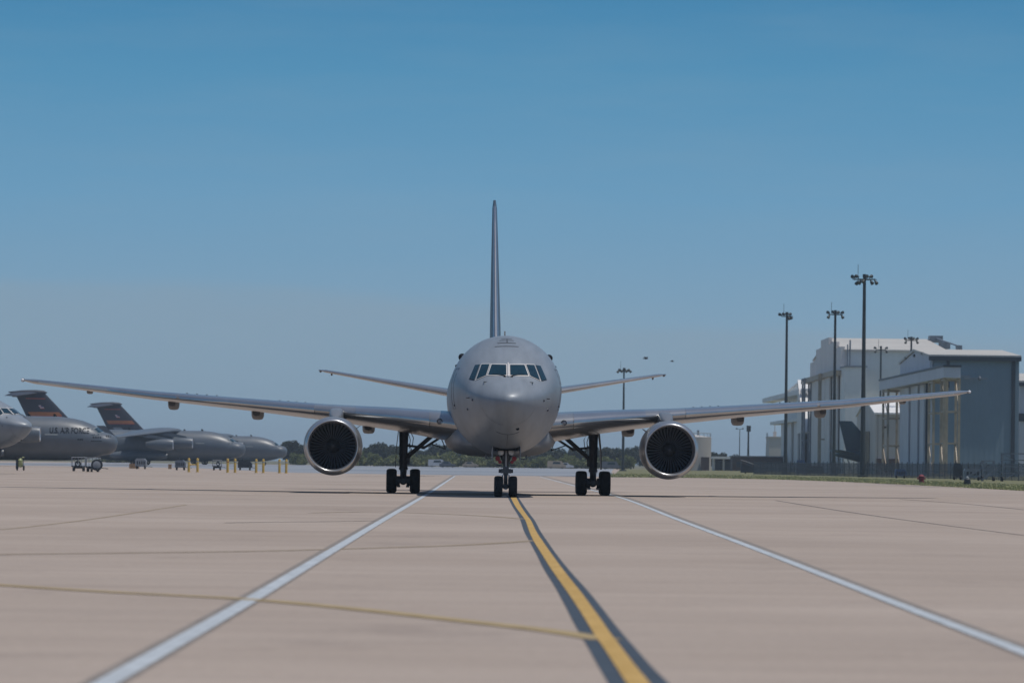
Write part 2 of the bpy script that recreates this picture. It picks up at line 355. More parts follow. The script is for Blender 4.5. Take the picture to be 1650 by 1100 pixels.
def patch(body, poly, off, nu=8, nv=6, how='front'):
    """quad patch in the front (x,z) view laid on the body surface"""
    b = MB(); vs = []
    for j in range(nv+1):
        for i in range(nu+1):
            u, v = i/nu, j/nv
            p = [(1-u)*(1-v)*poly[0][k]+u*(1-v)*poly[1][k]+u*v*poly[2][k]+(1-u)*v*poly[3][k] for k in (0, 1)]
            y = body.front(p[0], p[1])
            vs.append((p[0]*(1+off*.25), y-off, p[1]+off*.5))
    fs = [(j*(nu+1)+i, j*(nu+1)+i+1, (j+1)*(nu+1)+i+1, (j+1)*(nu+1)+i) for j in range(nv) for i in range(nu)]
    b.add(vs, fs); return b
def grow(poly, g):
    cx = sum(p[0] for p in poly)/4; cz = sum(p[1] for p in poly)/4
    wx = max(p[0] for p in poly)-min(p[0] for p in poly); wz = max(p[1] for p in poly)-min(p[1] for p in poly)
    return [(cx+(p[0]-cx)*(1+2*g/wx), cz+(p[1]-cz)*(1+2*g/wz)) for p in poly]

tb = Body([(0, .001, 4.2, 4.199, 4.2), (.15, .40, 4.45, 3.92, 4.21), (.4, .70, 4.62, 3.66, 4.23), (.8, 1.03, 4.80, 3.33, 4.27), (1.5, 1.42, 5.07, 2.95, 4.38), (2.1, 1.67, 5.285, 2.70, 4.48),
           (2.5, 1.81, 5.55, 2.56, 4.55), (2.9, 1.94, 5.80, 2.44, 4.62), (3.4, 2.07, 6.06, 2.33, 4.70), (4, 2.2, 6.33, 2.22, 4.74), (5, 2.35, 6.69, 2.07, 4.77), (6, 2.44, 6.96, 1.96, 4.77), (7, 2.49, 7.14, 1.90, 4.75),
           (8, 2.515, 7.24, 1.87, 4.72), (9, 2.53, 7.27, 1.86, 4.7), (20, 2.53, 7.27, 1.86, 4.7), (29, 2.53, 7.27, 1.86, 4.7), (33, 2.45, 7.27, 2.3, 4.8), (38, 2.05, 7.22, 3.3, 5.2), (43, 1.35, 7.05, 4.5, 5.7), (47, .65, 6.75, 5.4, 6.1), (48.5, .2, 6.5, 5.9, 6.2)])

TY = R(1.15)
tk = thing('tanker_aircraft', 'large grey twin engined tanker jet facing the camera on the yellow taxiway line', 'aircraft', (-.10, 195.0, 0), TY)
fus = tb.mesh().build('fuselage', M['paint'], tk, ang=60)
# wing to body fairing
b = MB(); rings = []
for k in range(25):
    u = k/24; y = 13.6+18*u; q = math.sin(math.pi*u)**.42; w = 1.2+1.47*q; zt, zb = 2.6+1.2*q, 2.2-.40*q
    ring = []
    for j in range(48):
        a = 2*math.pi*j/48; c, s_ = math.cos(a), math.sin(a); ring.append((w*math.copysign(abs(c)**.62, c), y, (zt+zb)/2+(zt-zb)/2*math.copysign(abs(s_)**.75, s_)))
    rings.append(ring)
b.loft(rings).build('belly_fairing', M['paint'], tk, ang=60)

WS = [(1.6, 15.6, 11.2, 3.20, 2.52, .135), (2.6, 16.35, 10.4, 3.33, 2.66, .135), (5.0, 18.0, 8.95, 3.60, 3.08, .125), (8.3, 20.3, 6.9, 3.88, 3.50, .115), (12, 22.85, 5.75, 4.19, 3.95, .108), (17, 26.25, 4.35, 4.62, 4.48, .103), (23.2, 30.5, 2.5, 5.30, 5.22, .10), (23.75, 31.1, 1.6, 5.38, 5.32, .07)]
def wsec(x):
    for a, c in zip(WS, WS[1:]):
        if a[0] <= x <= c[0]: u = (x-a[0])/(c[0]-a[0]); return [p+(q-p)*u for p, q in zip(a, c)]
def wz(x, u, top=False):
    s = wsec(x); yt = 5*s[5]*(.2969*math.sqrt(u)-.126*u-.3516*u*u+.2843*u**3-.1015*u**4)
    zc = s[3]+(s[4]-s[3])*u+.048*s[2]*u*(1-u); return (s[1]+s[2]*u, zc+(yt if top else -.9*yt)*s[2])
HS = [(.6, 39.0, 5.9, 4.86, 4.82, .095), (2.0, 40.2, 5.2, 5.06, 5.04, .092), (8.9, 45.6, 2.1, 6.28, 6.27, .08), (9.3, 46.1, 1.1, 6.34, 6.34, .06)]
for s in (-1, 1):
    w = wingmesh(WS, s).build('wing', M['wing'], tk, ang=50)
    # leading edge slats in three lengths, proud of the wing skin
    for x0, x1 in ((3.4, 6.9), (8.9, 15.6), (15.75, 22.9)):
        b = MB(); rings = []
        for k in range(7):
            x = x0+(x1-x0)*k/6; q = wsec(x); up, lo, iu, il = [], [], [], []
            for u in (.11, .085, .06, .04, .022, .009, .002):
                y, zz = wz(x, u, True); up.append((s*x, y-.022, zz+.018)); iu.append((s*x, y+.02, zz-.05))
            for u in (.002, .009, .02, .035):
                y, zz = wz(x, u); lo.append((s*x, y-.022, zz-.012)); il.append((s*x, y+.03, zz+.05))
            rings.append(up+lo+il[::-1]+iu[::-1])
        b.loft(rings).build('slat', M['slat'], w, ang=40)
    for xc, wd, dp, c0, c1 in ((6.35, .62, .36, .55, 1.10), (11.85, .62, .42, .5, 1.16), (16.1, .56, .42, .48, 1.2), (20.4, .30, .16, .5, 1.1)):
        q = wsec(xc); b = MB(); rings = []
        for k in range(13):
            u = k/12; y = q[1]+q[2]*(c0+(c1-c0)*u); r = max(.03, math.sin(math.pi*min(1, u*.62+.14))**.6*(1-.55*max(0, u-.6)/.4))
            zt = wz(xc, min(.98, c0+(c1-c0)*u))[1]+.10; ring = []
            for j in range(16):
                a = 2*math.pi*j/16; c, s_ = math.cos(a), math.sin(a)
                ring.append((s*xc+wd/2*r*math.copysign(abs(c)**.5, c), y, zt-.1*r+(dp*r if s_ < 0 else .1)*math.copysign(abs(s_)**.6, s_)))
            rings.append(ring)
        b.loft(rings).build('flap_track_fairing', M['pod'], w, ang=50)
    for xv in [9.4+.42*k for k in range(4)]+[13.8+.5*k for k in range(4)]:       # vortex tabs on the upper skin
        y, zz = wz(xv, .34, True); MB().box((s*xv, y, zz+.02), (.02, .16, .06), .3*s).build('vortex_tab', M['hub'], w, False)
    b = MB(); b.lathe([(-.12, .05), (-.10, .08), (.0, .095), (.2, .095), (.5, .07), (.8, .02)], (s*23.76, 31.15, 5.37), n=20, cap0=True, cap1=True)
    tip = b.build('wingtip_pod', M['gearpaint'], w, ang=60)
    MB().lathe([(-.18, .005), (-.165, .045), (-.11, .075)], (s*23.76, 31.15, 5.37), n=16, cap0=True).build('navigation_light', M['lens'] if s < 0 else M['lens'], w)
    # wing root landing light
    q = wsec(2.95); lx, ly, lz = s*2.92, q[1]-.06, q[3]+.06
    b = MB(); b.lathe([(-.01, .14), (-.03, .125), (-.01, .11), (.1, .11), (.25, .14)], (lx, ly, lz), n=24); b.build('light_bezel', M['gearpaint'], w)
    MB().lathe([(.03, .11), (.005, .08), (-.01, .005)], (lx, ly, lz), n=20, cap1=True).build('landing_light', M['inlet'], w)
    # tailplane
    t = wingmesh(HS, s).build('tailplane', M['wing'], tk, ang=50)
    b = MB(); b.lathe([(-.25, .01), (-.1, .06), (.5, .07), (1.2, .01)], (s*9.2, 46.0, 6.3), n=12); b.tube([(s*8.6, 46.1, 6.22), (s*8.6, 46.3, 6.1)], .05, 8); b.build('tailplane_tip', M['dgrey'], t)

FS = [(6.7, 35.2, 9.4, 0, 0, .062), (8.2, 37.0, 8.2, 0, 0, .072), (15.1, 45.0, 3.3, 0, 0, .08), (15.55, 45.7, 2.5, 0, 0, .06)]
fin = MB(); rr = []
for i in range(len(FS)-1):
    for k in range(5):
        q = [a+(c-a)*k/5 for a, c in zip(FS[i], FS[i+1])]; rr.append(airfoil(*q, camber=0))
rr.append(airfoil(*FS[-1], camber=0))
fin.loft([[(p[2], p[1], p[0]) for p in r] for r in rr]).build('tail_fin', M['finpaint'], tk, ang=50)
# metal strip added along the fin's front edge to make its bright highlight
b = MB(); rings = []
for k in range(9):
    zz = 7.3+(15.2-7.3)*k/8; u = (zz-8.2)/(15.1-8.2); y = 37.0+8.0*u; c = 8.2-4.9*u; t = .072+.008*u; half = []
    for uu in (.03, .015, .006, .0015, 0):
        half.append((5*t*(.2969*math.sqrt(uu)-.126*uu)*c+.004, y+c*uu-.008))
    rings.append([(a, yy, zz) for a, yy in half]+[(-a, yy, zz) for a, yy in half[::-1]])
b.loft(rings).build('fin_edge_highlight', M['slat'], tk, ang=60)

# engines
def engine(s):
    cx, cz, y0 = s*7.92, 2.22, 16.1
    e = MB().lathe([(.22, 1.285), (.5, 1.335), (1.0, 1.38), (1.7, 1.39), (2.6, 1.36), (3.6, 1.22), (4.4, 1.05), (4.4, .98), (3.9, 1.0)], (cx, y0, cz), n=72).build('engine', M['cowl'], tk, ang=40)
    MB().lathe([(.22, 1.285), (.10, 1.25), (.03, 1.215), (0, 1.18), (.02, 1.15), (.07, 1.125), (.16, 1.105), (.26, 1.095)], (cx, y0, cz), n=96).build('inlet_lip', M['lip'], e, ang=80)
    MB().lathe([(.26, 1.095), (.5, 1.085), (.8, 1.09), (1.3, 1.10), (1.9, 1.1)], (cx, y0, cz), n=72).build('inlet_duct', M['inlet'], e, ang=80)
    b = MB()
    for k in range(38):
        rings = []; ph = 2*math.pi*k/38
        for j in range(7):
            u = j/6; r = .30+(1.08-.30)*u; tw = R(24+22*u); ch = .10+.062*u; th = .018; cen = ph+.05*math.sin(u*3)
            er = Vector((math.cos(cen), 0, math.sin(cen))); et = Vector((-math.sin(cen), 0, math.cos(cen))); ey = Vector((0, 1, 0))
            d = et*math.sin(tw)*s*0+et*math.sin(tw)+ey*math.cos(tw); nn = et*math.cos(tw)-ey*math.sin(tw); c = Vector((cx, y0+1.12, cz))+er*r
            rings.append([c-d*ch/2, c+nn*th, c+d*ch/2, c-nn*th])
        b.loft(rings)
    MB().lathe([(1.5, 1.1), (1.5, .02)], (cx, y0, cz), n=40).build('fan_shade_disc', M['black'], e); b.build('fan', M['blade'], e, ang=30)  # black disc put in for the darkness behind the blades
    MB().lathe([(.62, .012), (.66, .07), (.78, .17), (.95, .27), (1.1, .34), (1.3, .36)], (cx, y0, cz), n=40, cap0=True).build('spinner', M['spinner'], e, ang=70)
    MB().lathe([(3.6, 1.0), (4.6, .85), (5.6, .55), (5.6, .4)], (cx, y0, cz), n=40).build('exhaust_nozzle', M['gearpaint'], e, ang=50)
    b = MB(); rings = []
    for (y, zt, zb, w) in ((1.1, 3.60, 3.3, .12), (1.5, 3.74, 3.2, .26), (2.2, 3.92, 3.1, .33), (3.2, 4.02, 3.0, .34), (4.4, 4.05, 2.9, .34), (6.2, 3.9, 3.0, .30), (8.2, 3.6, 3.2, .10)):
        rings.append([(cx-s*.10+w*math.copysign(abs(math.cos(a))**.5, math.cos(a)), y0+y, (zt+zb)/2+(zt-zb)/2*math.copysign(abs(math.sin(a))**.5, math.sin(a))) for a in [2*math.pi*k/20 for k in range(20)]])
    b.loft(rings).build('pylon', M['cowl'], e, ang=50)
    # nacelle chine on the inboard side
    b = MB(); a = R(38) if s < 0 else R(142); ca, sa = math.cos(a), math.sin(a)
    b.loft([[(cx+ca*r+dx, y0+y, cz+sa*r) for r, dx in ((1.30, 0), (rt, 0), (rt, .03), (1.30, .03))] for y, rt in ((.8, 1.37), (1.3, 1.58), (2.2, 1.60))]); b.build('strake', M['dgrey'], e, False)
for s in (-1, 1): engine(s)

# cockpit windows
WIN = [[(.085, 5.36), (.875, 5.36), (.715, 5.83), (.085, 5.82)], [(.965, 5.345), (1.395, 5.15), (1.155, 5.835), (.80, 5.845)], [(1.475, 5.13), (1.69, 5.19), (1.44, 5.80), (1.235, 5.825)]]
for s in (-1, 1):
    for p in WIN:
        q = [(s*a, c) for a, c in p]
        fr = patch(tb, grow(q, .04 if p is not WIN[2] else .016), .016).build('window_frame', M['frame'] if p is not WIN[2] else M['dgrey'], tk, ang=60)
        patch(tb, q, .030).build('cockpit_window', M['glass'], fr, ang=60)
b = MB(); b.tube([(0, tb.front(0, zz)-.03, zz) for zz in (5.29, 5.45, 5.62, 5.78, 5.9)], .045, 8); b.build('centre_post', M['frame'], tk)
for s in (-1, 1):     # wipers
    pts = [(s*.10, 5.30), (s*.16, 5.34), (s*.45, 5.385), (s*.7, 5.39)]
    b = MB(); b.tube([(x, tb.front(x, zz)-.06, zz) for x, zz in pts], .014, 6); b.box((s*.15, tb.front(s*.15, 5.30)-.03, 5.30), (.10, .08, .06)); b.build('wiper', M['black'], tk)
# refuelling receptacle marks on the crown
b = MB()
def topline(b, x0, x1, y0, y1, w=.05, arc=0.0):
    n = 12; A = []
    for k in range(n+1):
        u = k/n; x = x0+(x1-x0)*u; y = y0+(y1-y0)*u+arc*4*u*(1-u)
        t = Vector((x1-x0, y1-y0, 0)).normalized(); q = Vector((-t.y, t.x, 0))*w/2
        for sg in (-1, 1):
            X, Y = x+q.x*sg, y+q.y*sg; A.append((X, Y, tb.top(X, Y)+.008))
    b.add(A, [(2*k, 2*k+1, 2*k+3, 2*k+2) for k in range(n)])
topline(b, -.56, .50, 5.10, 5.10, .10, -.10); topline(b, -.44, .40, 5.62, 5.62, .10, -.06); topline(b, -.34, .30, 6.1, 6.1, .08); topline(b, 0, 0.001, 5.5, 6.5, .06); topline(b, -.26, .24, 6.45, 6.45, .08)
b.build('receptacle_marking', M['dgrey'], tk, False)
for s in (-1, 1):
    x = s*2.02; y = 9.2; b = MB(); b.lathe([(-.4, .02), (-.25, .10), (.1, .17), (.5, .14), (.9, .03)], (s*1.97, 9.0, 6.28), n=16, cap0=True, cap1=True); b.build('camera_blister', M['black'], tk)
    MB().lathe([(-.12, .02), (-.1, .07), (.3, .06), (.5, .02)], (s*2.22, 8.5, 5.86), n=12, cap0=True, cap1=True).build('antenna', M['black'], tk)
    for zz, yy in ((5.05, 1.9), (4.35, 2.2)):
        x = tb.side(yy, zz); b = MB(); b.tube([(s*(x-.03), yy, zz), (s*(x+.10), yy, zz-.01), (s*(x+.11), yy-.22, zz-.01)], .022, 8); b.build('air_data_probe', M['dgrey'], tk)
    for zz, xx in ((4.05, 2.30), (3.85, 1.75), (4.25, 1.55)):
        y = tb.front(xx*s, zz); b = MB(); b.lathe([(-.02, .01), (-.015, .05), (.03, .055)], (s*xx, y, zz), n=12, cap0=True); b.build('static_port', M['dgrey'], tk)
y = tb.front(.26, 3.15); MB().lathe([(-.03, .01), (-.02, .07), (.04, .08)], (.42, tb.front(.42, 3.02), 3.02), n=14, cap0=True).build('drain_port', M['black'], tk)
b = MB(); b.tube([(x, tb.front(x, 2.76+.12*(x/.5)**2)-.004, 2.76+.12*(x/.5)**2) for x in [-.5+.1*k for k in range(11)]], .014, 6); b.tube([(0, tb.front(0, zz)-.004, zz) for zz in (2.76, 2.6, 2.42, 2.3)], .010, 6)
b.build('access_panel_seam', M['dgrey'], tk)
def ring_seam(y, a0, a1, w=.022, name='skin_seam'):
    b = MB(); n = 60; A = []
    for k in range(n+1):
        q = a0+(a1-a0)*k/n; c, sn = math.cos(q), math.sin(q)
        for yy in (y-w/2, y+w/2):
            ww, zt, zb, zm = tb.at(yy); A.append(((ww+.006)*c, yy-.004, zm+((zt-zm if sn > 0 else zm-zb)+.006)*sn))
    b.add(A, [(2*k, 2*k+1, 2*k+3, 2*k+2) for k in range(n)]); return b.build(name, M['dgrey'], tk, False)
ring_seam(1.1, R(200), R(260), .012); ring_seam(1.1, R(280), R(340), .010); ring_seam(6.9, R(-175), R(175), .02)
for s in (-1, 1):                                     # crew door outline low on the cheek, and an equipment hatch
    for (ya, yb, za, zb_) in ((5.3, 6.3, 3.9, 5.7),):
        loop = [(ya, za), (ya, zb_), (yb, zb_), (yb, za), (ya, za)]; b = MB()
        for (y0, z0), (y1, z1) in zip(loop, loop[1:]):
            pts = [(s*(tb.side(y0+(y1-y0)*k/6, z0+(z1-z0)*k/6)+.002), y0+(y1-y0)*k/6-.003, z0+(z1-z0)*k/6) for k in range(7)]; b.tube(pts, .011, 5)
        b.build('door_outline', M['dgrey'], tk)
b = MB(); b.prism([(11.0, 7.2), (11.5, 7.55), (11.75, 7.55), (11.8, 7.2)], 'x', -.03, .03); b.build('antenna', M['dgrey'], tk, False)

# undercarriage
def tyre_prof(r, w):
    return [(-w*.42, r*.52), (-w*.5, r*.66), (-w*.5, r*.82), (-w*.44, r*.93), (-w*.3, r*.985), (-w*.1, r), (w*.1, r), (w*.3, r*.985), (w*.44, r*.93), (w*.5, r*.82), (w*.5, r*.66), (w*.42, r*.52)]
def wheel(par, x, y, r, w):
    MB().lathe(tyre_prof(r, w), (x, y, r), 'x', 40).build('tyre', M['tyre'], par, ang=50)
    MB().lathe([(-w*.43, .02), (-w*.40, r*.25), (-w*.30, r*.30), (-w*.42, r*.50), (-w*.42, r*.54), (w*.42, r*.54), (w*.42, r*.50), (w*.30, r*.30), (w*.40, r*.25), (w*.43, .02)], (x, y, r), 'x', 28, True, True).build('wheel_hub', M['hub'], par, ang=30)
def main_gear(s):
    X = s*4.62; Y = 24.6; r = .588
    b = MB(); b.tube([(X, Y, .62), (X, Y, .85), (X, Y, .98)], [.19, .16, .15], 18); b.tube([(X, Y, .98), (X, Y, 1.12)], .135, 18)
    b.tube([(X, Y, 1.12), (X, Y, 1.2), (X, Y, 2.0), (X, Y, 3.2)], [.22, .20, .20, .24], 20)
    for zz in (1.2, 1.55, 1.9, 2.3): b.tube([(X, Y, zz-.03), (X, Y, zz+.03)], .225, 18)
    b.tube([(X, Y-.22, 1.45), (X, Y-.38, 1.0), (X, Y-.20, .72)], .045, 8)                    # torque links
    b.box((X-s*.24, Y-.1, 1.55), (.14, .25, .34))
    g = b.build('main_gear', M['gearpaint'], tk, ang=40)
    b = MB(); b.tube([(X, Y-.95, r), (X, Y+.95, r)], .13, 14)
    for dy in (-.71, .71): b.tube([(X-.62, Y+dy, r), (X+.62, Y+dy, r)], .10, 14)
    b.lathe([(-.2, .18), (0, .2), (.2, .18)], (X, Y, r), 'y', 18, True, True)
    for sx in (-1, 1):
        b.lathe([(-.10, .24), (.10, .24)], (X+sx*.26, Y-.71, r), 'x', 20, True, True)           # brake packs
        b.strut((X+sx*.22, Y-.72, r-.2), (X+sx*.18, Y-.2, r-.26), .07)
        b.box((X+sx*.22, Y-.85, r-.27), (.16, .14, .08))
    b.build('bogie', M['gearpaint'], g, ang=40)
    for dy in (-.71, .71):
        for sx in (-1, 1): wheel(g, X+sx*.57, Y+dy, r, .50)
    b = MB(); b.tube([(X-s*.12, Y+.05, 1.70), (X-s*1.55, Y+.15, 2.95)], .105, 12); b.tube([(X-s*.95, Y+.12, 2.18), (X-s*2.0, Y+.2, 2.85)], .06, 10)
    b.tube([(X-s*.05, Y, 2.32), (X-s*.95, Y+.1, 2.22)], .06, 10); b.box((X-s*.95, Y+.1, 2.22), (.16, .12, .16))
    b.build('side_brace', M['gearpaint'], g, ang=40)
    for dx, z0, z1 in ((.27, 2.15, 3.0), (.42, 2.3, 3.05), (.35, 1.75, 2.4)):
        b = MB(); b.tube([(X-s*dx, Y-.15, z0), (X-s*(dx+.05), Y-.2, (z0+z1)/2), (X-s*dx*.7, Y-.1, z1)], .022, 6); b.build('hydraulic_line', M['gearpaint'], g)
    b = MB(); b.tube([(X-s*1.75, Y+.1, 2.85), (X-s*2.05, Y+.1, 2.15), (X-s*2.2, Y+.1, 2.7)], .035, 6); b.tube([(X-s*1.35, Y+.1, 2.4), (X-s*2.05, Y+.1, 2.15)], .03, 6); b.build('lock_link', M['gearpaint'], g)
    b = MB(); b.tube([(X+s*.12, Y-.22, .7), (X+s*.16, Y-.25, 1.3), (X+s*.10, Y-.24, 2.1)], .018, 6); b.build('hydraulic_line', M['gearpaint'], g); b = MB(); b.tube([(X-s*.12, Y-.22, .75), (X-s*.18, Y-.26, 1.3), (X-s*.12, Y-.24, 1.9)], .018, 6)
    b.build('hydraulic_line', M['gearpaint'], g)
    b = MB(); b.tube([(X+s*.02, Y-.3, 1.3), (X+s*.02, Y-.3, 2.2), (X+s*.06, Y-.3, 2.9)], .02, 6); b.build('steel_pipe', M['hub'], g)
    b = MB(); b.loft([[(X+s*.37, Y-.75, 1.25), (X+s*.40, Y-.75, 1.25), (X+s*.40, Y+.75, 1.25), (X+s*.37, Y+.75, 1.25)], [(X+s*.34, Y-.85, 2.2), (X+s*.37, Y-.85, 2.2), (X+s*.37, Y+.85, 2.2), (X+s*.34, Y+.85, 2.2)], [(X+s*.22, Y-.95, 3.25), (X+s*.25, Y-.95, 3.25), (X+s*.25, Y+.95, 3.25), (X+s*.22, Y+.95, 3.25)]])
    b.build('gear_door', M['gearpaint'], g, False)
for s in (-1, 1): main_gear(s)

b = MB(); Y = 5.25
b.tube([(0, Y, .47), (0, Y, .98)], .085, 16); b.tube([(0, Y, .98), (0, Y, 1.05), (0, Y, 2.3)], [.13, .115, .12], 18)
b.tube([(-.34, Y, .47), (.34, Y, .47)], .075, 12); b.box((0, Y, .47), (.2, .2, .22))
b.tube([(0, Y-.10, .98), (0, Y-.32, .8), (0, Y-.1, .6)], .035, 8)
b.box((0, Y-.08, 1.16), (.46, .28, .20)); b.tube([(-.32, Y-.1, 1.16), (.32, Y-.1, 1.16)], .085, 12); b.box((0, Y-.1, 1.30), (.26, .24, .1))
for s in (-1, 1):
    b.tube([(s*.06, Y, 1.45), (s*.42, Y+1.0, 2.35)], .05, 10); b.box((s*.30, Y-.05, 1.42), (.26, .08, .06)); b.tube([(s*.13, Y-.05, 1.5), (s*.34, Y-.05, 1.62)], .03, 8)
    b.tube([(s*.10, Y-.12, 1.32), (s*.15, Y-.14, 1.7), (s*.10, Y-.1, 2.1)], .016, 6)
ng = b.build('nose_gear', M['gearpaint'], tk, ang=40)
b = MB()
for s in (-1, 1): b.tube([(s*.15, Y-.05, .98), (s*.13, Y-.08, .75), (s*.13, Y-.05, .55)], .032, 8)
b.box((0, Y-.2, .36), (.10, .12, .06)); b.tube([(0, Y-.13, 1.35), (0, Y-.14, 1.95), (0, Y-.10, 2.2)], .045, 8); b.build('tow_fitting', M['gearwhite'], ng)
for s in (-1, 1):
    wheel(ng, s*.325, Y, .47, .37)
    MB().lathe([(-.10, .135), (-.06, .145), (.06, .11), (.12, .05)], (s*.235, Y-.15, 1.985), n=22, cap1=True).build('light_housing', M['gearwhite'], ng)
    MB().lathe([(-.075, .13), (-.105, .08), (-.115, .005)], (s*.235, Y-.15, 1.985), n=20, cap1=True).build('taxi_light', M['lens'], ng)
    b = MB(); b.lathe([(-.06, .005), (-.055, .10), (.08, .11)], (s*.37, Y-.1, 1.71), n=18, cap0=True); b.lathe([(-.06, .005), (-.055, .075), (.08, .08)], (s*.27, Y-.12, 1.56), n=18, cap0=True); b.build('red_cover', M['red'], ng)
    b = MB(); b.loft([[(s*.60, Y-.9, zz), (s*.635, Y-.9, zz), (s*.635, Y+.6, zz), (s*.60, Y+.6, zz)] for zz in (1.62, 2.22)]); b.build('nose_gear_door', M['paint'], ng, False)
    b = MB(); b.box((s*.78, Y-.3, 1.70), (.26, .5, .05)); b.box((s*.90, Y-.3, 1.78), (.05, .4, .2)); b.build('door_link', M['gearpaint'], ng, False)
MB().box((0, Y-.0, 2.13), (1.0, 1.5, .14)).build('wheel_bay_shade', M['black'], tk, False)  # solid black box painted as the shade inside the open bay

# second tanker, only its nose reaches into the frame
tk2 = copy_tree(tk); p = P(47, 690, 400)
tk2.location = (p.x, p.y, 0); tk2.rotation_euler = (0, 0, R(48)); tk2['label'] = 'grey jet nose with pale framed cockpit windows cut off at the left edge'

# ------------------------------------------------------------------ four engined airlifters on the left ramp
M['lifter'] = mat('airlifter_grey', (.10, .118, .14), .40, .0, var=.10, scale=.5)
M['lifterfin'] = mat('airlifter_fin_grey', (.026, .031, .047), .6, .0, var=.08, scale=.5)
M['orange'] = mat('orange_band', (.36, .12, .035), .5, var=.12, scale=1)
M['redband'] = mat('red_band', (.32, .06, .04), .5, var=.12, scale=1)
M['pale'] = mat('pale_strip', (.30, .32, .32), .5, var=.05, scale=2)
M['flagwhite'] = mat('flag_white', (.6, .55, .58), .5, var=.05, scale=2)
M['flagblue'] = mat('flag_blue', (.04, .04, .13), .5, var=.05, scale=2)
lb = Body([(0, .001, 3.9, 3.899, 3.9), (.2, 1.0, 4.65, 3.0, 3.85), (.6, 1.6, 5.0, 2.5, 3.9), (1.3, 2.15, 5.3, 2.05, 4.0), (2.2, 2.45, 5.55, 1.95, 4.1), (2.8, 2.7, 5.95, 1.75, 4.15), (3.6, 2.95, 6.5, 1.55, 4.25), (4.6, 3.15, 6.95, 1.35, 4.35), (6, 3.32, 7.4, 1.15, 4.45), (8, 3.42, 7.75, 1.03, 4.5), (10, 3.43, 7.9, 1.0, 4.5),
           (20, 3.43, 7.9, 1.0, 4.5), (30, 3.43, 7.9, 1.0, 4.5), (34, 3.4, 7.9, 1.6, 4.8), (39, 3.0, 7.9, 3.2, 5.5), (44, 2.2, 7.85, 4.9, 6.3), (49, 1.2, 7.7, 6.3, 7.0), (51.5, .3, 7.5, 7.0, 7.25)])
def text_mesh(s, size):
    c = bpy.data.curves.new('lettering', 'FONT'); c.body = s; c.size = size; c.align_x = 'LEFT'; c.offset = .022
    o = bpy.data.objects.new('lettering', c); COL.objects.link(o)
    dg = bpy.context.evaluated_depsgraph_get(); me = bpy.data.meshes.new_from_object(o.evaluated_get(dg)); bpy.data.objects.remove(o); return me
